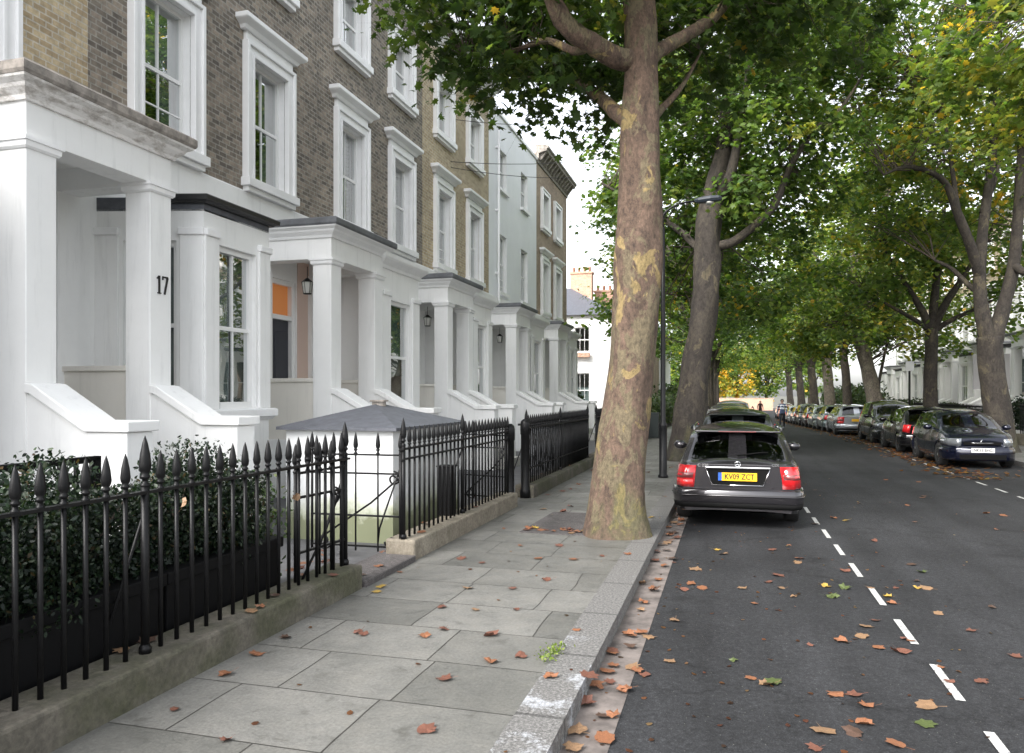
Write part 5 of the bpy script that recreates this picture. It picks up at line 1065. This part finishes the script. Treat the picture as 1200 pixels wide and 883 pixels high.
    def strip_path(name, end, prof, s_in, mat, parent, bev=0):
        a = path_at(end, .45, 0, s_in); full = a+[(-x, s) for x, s in a[::-1]]; mb = MB(); mb.moulding(full, prof, side=-1 if end == 0 else 1, smooth=True); return mb.build(name, mat, parent, bevel=bev)
    # which side is outward: rear path runs +x -> -x at y=0, so outward is -y
    bz = (.34, .56) if kind == 'estate' else (.28, .60)
    rb = strip_path('rear_bumper', 0, [(-.03, bz[0]), (.02, bz[0]-.01), (.045, bz[0]+.05), (.05, bz[1]-.09), (.045, bz[1]-.03), (.02, bz[1]), (-.03, bz[1]+.005)], .60, pm, c)
    strip_path('bumper_strip', 0, [(.0, bz[0]+.115), (.058, bz[0]+.118), (.060, bz[0]+.135), (.0, bz[0]+.14)], .40, pm if kind == 'estate' else 'underbody', rb)
    strip_path('diffuser', 0, [(.0, bz[0]-.05), (.02, bz[0]-.05), (.04, bz[0]+.02), (.0, bz[0]+.03)], .30, 'underbody', rb)
    fb = strip_path('front_bumper', 1, [(-.03, .22), (.02, .20), (.05, .24), (.055, .46), (.03, .54), (-.03, .56)], .55, pm, c)
    mb = MB(); mb.box(-.52, .52, L+.045, L+.062, .24, .36); mb.build('lower_grille', 'underbody', fb)
    zl = {'estate': (.575, .885), 'hatch': (.64, .90), 'mpv': (.72, 1.16)}[kind]
    for sgn in (1, -1):
        if kind == 'estate':
            a = wrap('tail_light', 0, zl[0], zl[1], .36, W/2*.67, 'red_lens', c, .016, sgn, .03)
            wrap('reversing_lens', 0, zl[0]+.13, zl[0]+.205, .16, W/2*.69, 'red_lens_dark', a, .0185, sgn)
            if sgn < 0: wrap('lower_lens', 0, zl[0]+.025, zl[0]+.11, .12, W/2*.69, RED_HOT, a, .0187, sgn)
        else: wrap('tail_light', 0, zl[0], zl[1], .17, W/2*.72, 'red_lens', c, .016, sgn, .05)
        h_ = wrap('headlight', 1, .56, .76 if kind != 'mpv' else .80, .60, W/2*.56, 'clear_lens', c, .01, sgn, .05)
        # mirrors
        my = K['ws'][1]-.42; mz = interp(K['belt'], my)+.08; mx = W/2-.03; mb = MB(); mb.lathe([(.0, -.02), (.075, .0), (.095, .05), (.075, .12), (.0, .15)], (sgn*(mx+.12), my-.05, mz), 12, axis='y')
        for k, v in enumerate(mb.v): mb.v[k] = (sgn*(mx+.12)+(v[0]-sgn*(mx+.12))*1.25, v[1], mz+(v[2]-mz)*.85)
        mb.tube([(sgn*(mx-.06), my+.02, mz-.05), (sgn*(mx+.06), my+.02, mz-.01)], .025, 6); mo = mb.build('door_mirror', pm, c)
        for yy in (K['side'][1][0]+.05, K['side'][2][0]+.05): MB().box(sgn*(W/2-.035)-.015, sgn*(W/2-.035)+.012, yy, yy+.16, .80, .825).build('door_handle', pm if kind != 'estate' else 'chrome', c)
        if kind == 'estate':
            mb = MB(); rr = [(sgn*(W/2*.71), y, interp(K['top'], y)-.035+.02*math.sin((y-.7)/1.9*math.pi)) for y in np.linspace(.7, 2.6, 9)]; mb.tube(rr, .014, 6); mb.build('roof_rail', 'chrome' if detail > 1 else 'underbody', c)
    # plates
    if kind == 'estate' and detail > 1:
        mb = MB(); mb.prism_xy([(-.43, 0), (.43, 0), (.43, .01), (-.43, .01)], 0, .01)
        mb = MB(); q = [(-.43, .845), (.43, .845), (.34, .615), (-.34, .615)]
        f = [mb.P((x, -.010, z)) for x, z in q]; b_ = [mb.P((x, .02, z)) for x, z in q]; mb.F(f); [mb.F((f[k], f[(k+1) % 4], b_[(k+1) % 4], b_[k])) for k in range(4)]; mb.build('plate_recess_shade', 'underbody', c)  # flat panel proud of the boot; recess shade put into its dark colour
        mb = MB(); mb.box(-.44, .44, -.035, .0, .845, .872); mb.build('boot_handle', 'chrome', c, bevel=.008)
        mb = MB()
        for sgn in (1, -1): mb.tube([(sgn*.43, -.014, .84), (sgn*.345, -.014, .615)], .008, 5)
        mb.tube([(-.345, -.014, .615), (.345, -.014, .615)], .008, 5); mb.build('plate_trim', 'chrome', c)
        mb = MB(); mb.box(-.30, .30, -.036, -.034, .875, .878)
    def number_plate(end, z, txt, mat, band):
        yy = -.055 if end == 0 else L+.062
        if kind == 'estate' and end == 0 and detail > 1: yy = -.018
        mb = MB(); d = -1 if end == 0 else 1; mb.box(-.26, .26, min(yy, yy+.012*d), max(yy, yy+.012*d), z-.056, z+.056); p = mb.build('number_plate', mat, c)
        if txt: text_mesh('lettering', txt, .108, 'ink', p, (.025 if (band and end == 0) else 0, yy+.0125*d, z-.002), (math.pi/2, 0, 0 if end == 0 else math.pi), .0012, .83)
        if band: mb = MB(); mb.box(-.262, -.212, yy+.011*d if d < 0 else yy, yy+.0135*d if d > 0 else yy-.0135+.002, z-.057, z+.057); mb.box(-.262, -.212, yy-.0145, yy-.0115, z-.057, z+.057) if d < 0 else None; mb.build('country_band', 'plate_blue', p)
    number_plate(0, .735 if kind == 'estate' else .70 if kind == 'mpv' else .68, plate if (plate and plate_col == 'plate_yellow') else None, 'plate_yellow', detail > 1)
    number_plate(1, .47, plate if (plate and plate_col == 'plate_white') else None, 'plate_white', False)
    # wiper and brake light
    ry, rz_ = K['rg'][0]+.03, interp(K['top'], K['rg'][0]+.03)
    mb = MB(); mb.tube([(.0, ry-.02, rz_+.015), (.30, ry+.05, rz_+.055), (.42, ry+.06, rz_+.06)], .009, 5); mb.build('rear_wiper', 'underbody', c)
    yb = K['rg'][1]; zb = interp(K['top'], yb); mb = MB(); mb.box(-W*.34, W*.34, yb-.12, yb+.14, zb+.005, zb+.032); sp = mb.build('roof_spoiler', pm, c, bevel=.012)
    mb = MB(); mb.box(-.26, .26, yb-.126, yb-.118, zb+.012, zb+.024); mb.build('brake_light', 'red_lens_dark', sp) if detail > 1 else None
    if kind != 'estate' or detail < 2:
        mb = MB(); mb.box(-.42, .42, L-.01, L+.012, .60, .68); mb.build('grille', 'underbody', c)
    if emblem == 'star':
        mb = MB(); ring_ = [(.038*math.cos(a), -.022, .912+.038*math.sin(a)) for a in np.linspace(0, 2*math.pi, 20)]; mb.tube(ring_, .0045, 6)
        for k in range(3): a = math.pi/2+k*2*math.pi/3; mb.tube([(0, -.024, .912), (.037*math.cos(a), -.022, .912+.037*math.sin(a))], [.007, .003], 5)
        mb.build('emblem', 'chrome', c)
        text_mesh('model_lettering', 'C 220', .06, 'chrome', c, (-.47, -.018, .885), (math.pi/2, 0, 0), .002)
        text_mesh('model_lettering', 'CDI', .055, 'chrome', c, (.50, -.018, .905), (math.pi/2, 0, 0), .002)
        mb = MB(); mb.box(-.90*W/2, .90*W/2, -.005, .002, .612, .616)
    if emblem == 'diamond':
        mb = MB(); q = [(0, .10), (.055, 0), (0, -.10), (-.055, 0), (0, .10)]; mb.tube([(x, L+.02, .66+z*.75) for x, z in q], .012, 4); mb.build('emblem', 'chrome', c)
        mb = MB(); mb.tube([(-.30, L-.0, .655), (-.15, L+.02, .65), (.15, L+.02, .65), (.30, L-.0, .655)], .007, 5); mb.build('grille_trim', 'chrome', c)
    if detail:
        # shut lines: thin dark grooves proud by a hair
        mb = MB()
        for sgn in (1, -1):
            for s in (K['side'][1][0]-.05, K['side'][2][0]-.05, K['side'][2][1]+.12):
                pts = []
                for z in np.linspace(.30, interp(K['belt'], s), 8):
                    if any(abs(s-a) < R and z < wr+math.sqrt(max(0, R*R-(s-a)**2))+.02 for a in K['ax']): continue
                    pts.append((sgn*(W/2*interp(K['wk'], s)*side(z)+.0005), s, z))
                if len(pts) > 2: mb.tube(pts, .003, 4)
        mb.build('shut_lines', 'underbody', bo)
    c.scale = (scale,)*3
    return c
RED_HOT = plain('bright red lens', (.75, .03, .03), .15, coat=1)
GB = 'cars parked along the right kerb'; GA = 'cars parked along the left kerb'
SILV, DGREY, BLACK, NAVY = (.42, .43, .44), (.032, .030, .034), (.008, .008, .010), (.005, .007, .022)
def cl(label, kind, rgb, y, x=.10, **k): return car(label, kind, rgb, (x, y, RZ+gz(y+2)), 0, grp=GA, **k)
cl('dark grey estate car with a yellow rear plate parked at the near left kerb', 'estate', DGREY, 10.55, scale=.94, detail=2, plate='KV09 ZCT', emblem='star')
cl('dark car whose roof shows just ahead of the dark grey estate', 'hatch', (.03, .036, .036), 16.2, x=.16)
cl('silver car parked third along the left kerb', 'estate', SILV, 21.6, x=.02)
cl('dark blue car parked between the silver and the white one on the left', 'hatch', (.02, .03, .05), 27.4, x=.0)
cl('tall white car parked farthest of those seen on the left kerb', 'mpv', (.60, .61, .62), 33.0, x=.12)
def cr(label, kind, rgb, y0, face, x=5.9, **k):
    Lk = KINDS_[kind]['L']; z = RZ+gz(y0+2); grp = GB
    return car(label, kind, rgb, (x, y0 if face == 'away' else y0+Lk, z), 0 if face == 'away' else math.pi, grp=grp, **k)
cr('dark blue hatchback facing the viewer at the right kerb', 'hatch', NAVY, 20.5, 'us', x=5.80, scale=.95, plate='NK55 BHG', plate_col='plate_white', emblem='diamond', rim_sp=7)
cr('black hatchback with a red tail lamp parked behind the dark blue one', 'hatch', BLACK, 25.5, 'away', x=5.82, scale=.97, rim_sp=7)
cr('small black car facing the viewer in front of the silver estate', 'mpv', (.013, .015, .016), 30.3, 'us', x=5.9)
cr('silver estate seen from behind at the right kerb', 'estate', (.46, .48, .52), 38.0, 'away', x=5.62)
EXT = [('grey green car just ahead of the silver estate', 'hatch', (.16, .20, .20), 43.4), ('pale green grey car two ahead of the silver estate', 'hatch', (.25, .28, .27), 47.9), ('dark red brown car ahead of the grey green pair', 'hatch', (.05, .03, .03), 52.5), ('tall black van-like car with a dark roof beyond the striped walker', 'mpv', (.012, .012, .014), 57.2), ('silver car beside the striped walker', 'hatch', (.40, .41, .42), 62.0), ('white car far along the right kerb', 'hatch', (.6, .6, .6), 67.0), ('pinkish red car far along the right kerb', 'hatch', (.42, .05, .07), 72.0), ('bright red car beyond the pinkish red one', 'hatch', (.5, .03, .02), 77.0), ('pale car last in the right-hand row', 'mpv', (.5, .46, .45), 82.0)]
for k, (lb, kd, rgb, y) in enumerate(EXT): cr(lb, kd, rgb, y, 'us' if k % 2 else 'away', x=5.6-.02*k, detail=0)
# ================================================================ street furniture, people, leaves
# lamp column with a swan neck
b = at(777, 560, 15.35); lp = empty('street_lamp', (b.x, b.y, 0), 0, 'tall dark grey lamp column with a curved arm beside the second trunk', 'street lamp')
mb = MB(); mb.lathe([(.10, 0), (.10, .05), (.078, .06), (.078, 1.0), (.085, 1.02), (.085, 1.06), (.052, 1.12), (.046, 3.0), (.038, 5.0)], (0, 0, 0), 14); mb.build('column', 'lamp_metal', lp)
e = [at(776, v, 15.35) for v in (252,)][0]; arm = [at(776, 257, 15.35), at(779, 250, 15.32), at(786, 244, 15.3), at(796, 239, 15.25), at(808, 236.5, 15.2), at(818, 236, 15.2)]
mb = MB(); mb.tube([(0, 0, 4.9)]+[tuple(p-Vector((b.x, b.y, 0))) for p in arm], [.036, .030, .026, .022, .02, .02, .02], 8); mb.build('arm', 'lamp_metal', lp)
h0 = at(814, 236, 15.2)-Vector((b.x, b.y, 0)); h1 = at(846, 232, 15.0)-Vector((b.x, b.y, 0)); mb = MB(); ax = (h1-h0).normalized(); L_ = (h1-h0).length
sx = Vector((-ax.y, ax.x, 0)).normalized()
secs = [(0, .05, .04, .02), (.15, .09, .05, .05), (.6, .10, .06, .06), (.92, .08, .045, .05), (1, .03, .02, .03)]; rg = []
for t, w_, up_, dn in secs:
    c_ = h0+(h1-h0)*t; rg.append([mb.P(c_+sx*x+Vector((0, 0, z))) for x, z in ((-w_, 0), (-w_*.7, up_), (w_*.7, up_), (w_, 0), (w_*.8, -dn), (-w_*.8, -dn))])
for p, q in zip(rg, rg[1:]):
    for j in range(6): mb.F((p[j], p[(j+1) % 6], q[(j+1) % 6], q[j]))
mb.F(rg[0]); mb.F(rg[-1][::-1]); lh = mb.build('lamp_head', 'lamp_head', lp, bevel=.008); mb = MB(); c_ = h0+(h1-h0)*.55; mb.lathe([(.085, -.055), (.075, -.09), (.03, -.11)], tuple(c_), 12); mb.build('lamp_glass', 'lamp_glass', lh)
# dark cabinet behind the near tree
mb = MB(); mb.box(-.2, .2, -.22, .22, 0, .92); mb.box(-.22, .22, -.24, .24, .92, .96); mb.box(-.17, .17, -.228, -.221, .1, .86); o = mb.build('utility_cabinet', plain('dark green cabinet', (.012, .02, .02), .5), bevel=.01); p = gnd(766, 513); o.location = (p.x, p.y, 0); tag(o, 'dark metal cabinet just right of the near trunk on the pavement', 'cabinet')
# sign post across the road and letting board
s = empty('sign_post', (7.25, 35.5, gz(35.5)), 0, 'slim dark post with a small white plate across the road', 'sign'); mb = MB(); mb.tube([(0, 0, 0), (0, 0, 3.15)], .045, 8); mb.build('pole', 'lamp_metal', s); mb = MB(); mb.box(-.16, .16, -.06, -.045, 2.72, 3.12); mb.build('plate', 'trim', s)
s = empty('letting_board', (9.6, 33.2, gz(33)), 0, 'grey letting board with four red squares and a white cross across the road', 'sign'); mb = MB(); mb.box(-.04, .04, -.03, .03, 0, 3.0); mb.build('pole', 'sash', s); mb = MB(); mb.box(-.62, .62, -.055, -.03, 1.9, 3.25); pb = mb.build('board', plain('grey board', (.34, .33, .33), .6), s)
mb = MB()
for i in (0, 1):
    for j in (0, 1): mb.box(-.36+i*.40, -.04+i*.40+.0, -.062, -.0555, 2.55+j*.32, 2.82+j*.32)
mb.build('emblem', plain('red board print', (.55, .02, .02), .5), pb)
mb = MB(); mb.box(-.22, .22, -.064, -.0625, 2.765, 2.89); mb.box(-.075, .075, -.066, -.0645, 2.66, 3.0); mb.build('cross', 'sash', pb)
# overhead wires from the house fronts
for i, (v0, v1, u1, lb) in enumerate(((187, 178, 760, 'upper black telephone wire strung from the brown house'), (190, 205, 735, 'lower black telephone wire strung from the brown house'), (135, 138, 720, 'thin wire strung across above the yellow house'))):
    a = at(490+2*i, v0, 21.2); c_ = at(u1, v1, 24); mb = MB(); pts = [a+(c_-a)*t-Vector((0, 0, .25*math.sin(math.pi*t))) for t in np.linspace(0, 1, 12)]; mb.tube([p-a for p in pts], .009, 5); o = mb.build('telephone_wire', 'wire'); o.location = a; tag(o, lb, 'wire', 'telephone wires')
# ---------------------------------------------------------------- people
def person(label, x, y, rz, hgt, joints_kw, mats, zones, hair):
    """one skinned body in mid stride; clothing colours by body zone"""
    root_z = RZ+gz(y); s = hgt/1.75; st = joints_kw
    V = [(0, 0, .95), (0, .0, 1.12), (0, .01, 1.32), (0, .0, 1.46), (0, .02, 1.55), (0, .035, 1.63), (0, .03, 1.72)]; Rr = [(.155, .11), (.145, .10), (.165, .115), (.10, .075), (.055, .055), (.085, .10), (.07, .085)]; E = [(0, 1), (1, 2), (2, 3), (3, 4), (4, 5), (5, 6)]
    def add(p, r, par): V.append(p); Rr.append((r, r) if not isinstance(r, tuple) else r); E.append((par, len(V)-1)); return len(V)-1
    for sg, k in ((1, st), (-1, -st)):
        h = add((sg*.10, 0, .90), .095, 0); kn = add((sg*.10, .16*k+.03, .50), .062, h); an = add((sg*.10, .28*k-.08*(k < 0)*1, .10+.04*(k < 0)), .04, kn); add((sg*.11, .28*k+.14-.08*(k < 0), .05+.02*(k < 0)), (.045, .03), an)
        sh = add((sg*.185, .0, 1.42), .062, 3); el = add((sg*.25, -.10*k-.02, 1.14), .045, sh); wr_ = add((sg*.24, -.16*k+.10, .92), .032, el); hd = add((sg*.235, -.17*k+.14, .84), (.035, .022), wr_)
        for q in range(4): add((sg*(.235+.012*(q-1.5)*.4), -.17*k+.155+.016*(q-1.5), .755-.012*abs(q-1.3)), .0085, hd)
        add((sg*.215, -.17*k+.185, .80), .009, hd)
    me = bpy.data.meshes.new('skin'); me.from_pydata([tuple(c*s for c in v) for v in V], E, []); o = bpy.data.objects.new('skin', me); COL.objects.link(o)
    md = o.modifiers.new('s', 'SKIN'); 
    for i, r in enumerate(Rr): sv = me.skin_vertices[0].data[i]; sv.radius = (r[0]*s, r[1]*s); sv.use_root = (i == 0)
    md2 = o.modifiers.new('u', 'SUBSURF'); md2.levels = 2
    m2 = bpy.data.meshes.new_from_object(o.evaluated_get(bpy.context.evaluated_depsgraph_get())); bpy.data.objects.remove(o)
    m2.materials.clear(); [m2.materials.append(q) for q in mats]
    for p in m2.polygons:
        c_ = p.center/s; p.use_smooth = True; p.material_index = zones(c_)
    b = bpy.data.objects.new('person', m2); COL.objects.link(b); b.location = (x, y, root_z); b.rotation_euler = (0, 0, rz); tag(b, label, 'person')
    mb = MB(); mb.lathe([(.05, -.09), (.092, -.03), (.10, .04), (.075, .095), (.02, .115)], (0, .015*s, 1.66*s), 14)
    for k, v in enumerate(mb.v): mb.v[k] = (v[0]*s if False else v[0], v[1]-.012, v[2])
    mb.build('hair', hair, b)
    mb = MB()
    for sg in (-1, 1): mb.lathe([(.004, -.006), (.011, 0), (.004, .006)], (sg*.032*s, .125*s, 1.655*s), 8, axis='y')
    mb.build('eyes', 'ink', b); return b
SK = plain('skin', (.45, .28, .21), .6); DK = plain('dark trousers', (.012, .014, .022), .9); JY = plain('navy jersey', (.05, .07, .13), .9); WB = plain('pale jersey band', (.62, .66, .72), .9); SHOE = plain('black shoes', (.01, .01, .01), .6); JK = plain('dark red brown jacket', (.035, .014, .018), .9); HR = plain('dark hair', (.015, .012, .01), .8); HG = plain('grey hair', (.05, .04, .035), .8)
def z1(c):
    if c.z < .10: return 4
    if c.z < .92 and abs(c.x) < .2: return 1
    if c.z < .90: return 0
    if c.z > 1.50: return 0
    return 3 if (1.17 < c.z < 1.25 or 1.36 < c.z < 1.42) else 2
person('person walking along the road in dark trousers and a navy top with pale bands', 3.08, 49.5, math.radians(175), 1.78, 1.0, [SK, DK, JY, WB, SHOE], z1, HR)
def z2(c):
    if c.z < .10: return 4
    if c.z < .88 and abs(c.x) < .2: return 1
    if c.z < .88: return 0
    return 0 if c.z > 1.52 else 2
person('person in a dark jacket and trousers standing far down the road', 3.0, 82, math.radians(185), 1.80, .45, [SK, DK, JK, WB, SHOE], z2, HG)

# ---------------------------------------------------------------- fallen leaves: each one its own thing, sharing a few blade shapes
LC = {'orange brown': (.19, .078, .036), 'russet': (.125, .050, .032), 'tan': (.20, .12, .065), 'yellow': (.32, .21, .04), 'green': (.06, .08, .022), 'dark brown': (.065, .036, .024)}
def fallen_mat(name, col):
    m, nt, b = newmat(name); v = texco(nt); n1 = noise(nt, v, 22, 4, .7); r = ramp(nt, [(.3, tuple(c*.6 for c in col)), (.7, tuple(min(1, c*1.35) for c in col))]); nt.links.new(n1.outputs[0], r.inputs[0]); nt.links.new(r.outputs[0], b.inputs['Base Color']); b.inputs['Roughness'].default_value = .6; return m
LMESH = {}
rl = random.Random(5)
for cn, col in LC.items():
    mt = fallen_mat('fallen leaf '+cn, col)
    for k in range(6):
        tv, tf = leaf_template('lobed'); curl = (.35, .9, 1.7, .6, 1.3, .25)[k]; V = []
        rk = random.Random(len(LMESH)+31)
        for x, y, z in tv:
            f_ = rk.uniform(.78, 1.15); r = math.hypot(x, y); f_ *= 1.25 if r < .36 and r > .1 else (.9 if r > .45 else 1); x *= f_*(1.0 if k != 1 else .8); y *= f_
            r = math.hypot(x, y); V.append((x*(1-.12*curl*abs(x)), y*(1-.1*curl), .02+curl*(.30*x*x+.18*y*y*(1 if y > 0 else .5))+.06*curl*math.sin(7*x+3*y+k)))
        V += [(-.012, -.35, .03), (.012, -.35, .03), (.05, -.75, .06+.08*curl), (.035, -.76, .05+.08*curl)]; n0 = len(tv)
        me = bpy.data.meshes.new('fallen_leaf'); me.from_pydata(V, [], [tuple(f) for f in tf]+[(n0, n0+1, n0+2, n0+3)]); me.materials.append(mt); LMESH[cn, k] = me
def fallen(p, size, cn, where, k=None):
    k = rl.choice((0, 3, 5, 1, 4, 2)) if k is None else k
    o = bpy.data.objects.new('fallen_leaf', LMESH[cn, k]); COL.objects.link(o); o.location = p; o.scale = (size,)*3; o.rotation_euler = (rl.uniform(-.15, .15), rl.uniform(-.15, .15), rl.uniform(0, 6.28))
    art = ['flat', 'slightly curled', 'tightly curled', 'slightly curled', 'tightly curled', 'flat'][k]; big = 'large' if size > .15 else ('small' if size < .095 else 'medium')
    tag(o, f'{big} {art} {cn} plane leaf lying {where}', 'leaf', f'{cn} fallen leaves {where}')
    return o
WT = ['orange brown']*6+['russet']*5+['tan']*3+['dark brown']*3+['yellow']*1
PV = [(497, 746, 0), (575, 776, 0), (521, 796, 1), (265, 791, 0), (205, 832, 1), (300, 767, 0), (500, 856, 1), (645, 794, 0), (676, 739, 0), (565, 660, 1), (425, 744, 1), (630, 655, 0), (557, 715, 2), (518, 712, 1), (468, 671, 0), (610, 640, 0), (672, 656, 0), (705, 652, 1), (447, 688, 3), (441, 694, 3), (540, 655, 1), (575, 745, 1), (600, 690, 1), (635, 622, 0), (660, 600, 1), (590, 620, 0), (265, 868, 1), (420, 742, 1), (690, 792, 1), (520, 738, 1), (300, 750, 0), (640, 680, 1), (735, 650, 0), (655, 640, 1), (548, 690, 2), (335, 748, 4), (610, 770, 1), (605, 715, 1)]
CN = ['orange brown', 'russet', 'tan', 'yellow', 'dark brown']
for u, v, k in PV: p = gnd(u, v, .0); fallen((p.x, p.y, .004), rl.uniform(.06, .14), CN[k], 'on the paving stones')
RV = [(884, 708, 0), (880, 796, 0), (898, 803, 2), (1015, 828, 0), (1013, 849, 0), (1050, 873, 0), (1085, 828, 2), (1103, 783, 0), (1060, 750, 1), (1068, 752, 0), (1055, 765, 1), (1040, 700, 3), (1045, 708, 0), (985, 752, 0), (950, 757, 1), (1010, 747, 2), (1030, 760, 0), (870, 690, 2), (900, 683, 1), (912, 675, 1), (935, 660, 2), (968, 688, 3), (935, 655, 0), (1150, 800, 1), (965, 858, 2), (955, 878, 1), (800, 692, 1), (823, 690, 0), (810, 685, 0), (840, 645, 3), (848, 650, 2), (790, 728, 2), (756, 792, 1), (785, 776, 2), (905, 645, 1), (925, 640, 0), (938, 655, 1), (975, 700, 5), (1190, 770, 1), (1085, 850, 5), (1075, 690, 3), (1050, 690, 1), (1112, 800, 1), (930, 700, 2), (1000, 815, 1), (990, 690, 5), (1020, 690, 2), (860, 775, 5), (915, 690, 2), (905, 800, 5), (1085, 690, 2), (990, 670, 1), (1100, 720, 2), (760, 748, 2), (1000, 860, 4), (815, 668, 2), (790, 660, 1), (1015, 735, 2), (980, 815, 0)]
CN2 = CN+['green']
for u, v, k in RV: p = gnd(u, v, RZ); fallen((p.x, p.y, RZ+.006), rl.uniform(.06, .15), CN2[k], 'on the dark road')
for _ in range(60):        # gathered in the channel against the kerb
    y = 3.2+rl.random()**1.3*9; x = XK+.02+abs(rl.gauss(0, .11)); fallen((x, y, RZ+.02), rl.uniform(.08, .135), rl.choice(WT), 'in the channel by the left kerb')
for _ in range(26): fallen((XB+rl.uniform(-.16, .12), 1.9+rl.random()*15, PZ+.012), rl.uniform(.07, .12), rl.choice(WT), 'on the railing plinth')
for _ in range(16): fallen((-3.3+rl.uniform(-.7, .25), 5.95+rl.random()*1.1, .06 if rl.random() < 2 else 0), rl.uniform(.08, .13), rl.choice(WT), 'in the open gateway')
for _ in range(22): p = gnd(715, 620); fallen((p.x+rl.uniform(-1.0, .25), p.y-rl.uniform(.25, .55)+rl.random()*.2, .012), rl.uniform(.08, .13), rl.choice(WT), 'round the foot of the near tree')
for _ in range(30): fallen((rl.uniform(-2.9, -1.0), rl.uniform(9, 20), .006), rl.uniform(.09, .14), rl.choice(WT), 'farther along the paving')
for _ in range(36): fallen((rl.uniform(1.1, 4.0), rl.uniform(5, 18), RZ+.008), rl.uniform(.08, .13), rl.choice(WT+['green']), 'out on the roadway')
# a few caught on the hedge and gate
for q, (u, v, d) in enumerate(((216, 590, 4.25), (347, 583, 5.6))): o = fallen(at(u, v, d), .085, 'tan', 'caught in the hedge behind the railing', 2); o.rotation_euler[0] = 1.2
# the drift of leaves along the far channel is past counting
pos = []; 
for _ in range(1500):
    y = 18+rl.random()**1.2*62; x = rl.choice((rl.gauss(4.9, .28), rl.uniform(4.7, 6.8), rl.gauss(5.0, .4))); pos.append((x, y, RZ+gz(y)+.02+rl.random()*.02))
pos = np.array(pos); o = leaf_mesh('leaf_litter', pos, .115, 'hex', palette(len(pos), [(.15, .065, .03), (.11, .045, .028), (.18, .11, .06), (.07, .04, .025)], [4, 3, 2, 2]), 'leaf', up=2.5); tag(o, 'drift of brown fallen leaves along the far channel', 'leaves', kind='stuff')
pos = np.array([(XK+.03+abs(rl.gauss(0, .18)), 15.5+rl.random()*40, 0) for _ in range(500)]); pos[:, 2] = [RZ+gz(y)+.02 for y in pos[:, 1]]
o = leaf_mesh('leaf_litter', pos, .13, 'hex', palette(len(pos), [(.15, .065, .03), (.11, .045, .028), (.18, .11, .06), (.07, .04, .025)], [4, 3, 2, 2]), 'leaf', up=2.5); tag(o, 'fallen leaves gathered under the parked cars on the left', 'leaves', kind='stuff')
pos = np.array([(rl.uniform(-.75, 1.6) if rl.random() < .7 else rl.uniform(-2.9, 4.5), 2.5+rl.random()**1.5*14, 0) for _ in range(420)]); pos[:, 2] = np.where((pos[:, 0] > XK) , RZ+.008, .006)
o = leaf_mesh('leaf_litter', pos, .032, 'hex', palette(len(pos), [(.13, .06, .03), (.09, .04, .026), (.17, .11, .06), (.05, .03, .02)], [3, 3, 2, 3]), 'leaf', up=4); tag(o, 'crumbs of broken leaf over the near road and paving', 'leaves', kind='stuff')
# tufts of weed in the kerb joint
pos = []
for u, v, n in ((645, 768, 60), (655, 762, 40), (640, 775, 40)):
    p = gnd(u, v); pos += [(p.x+rl.gauss(0, .035), p.y+rl.gauss(0, .05), .012+rl.random()*.03) for _ in range(n)]
o = leaf_mesh('weeds', np.array(pos), .022, 'oval', palette(len(pos), [(.09, .14, .02), (.14, .18, .03)], [1, 1]), 'hedge_leaf', up=.3); tag(o, 'small green weed growing in the kerb joint', 'weeds', kind='stuff')
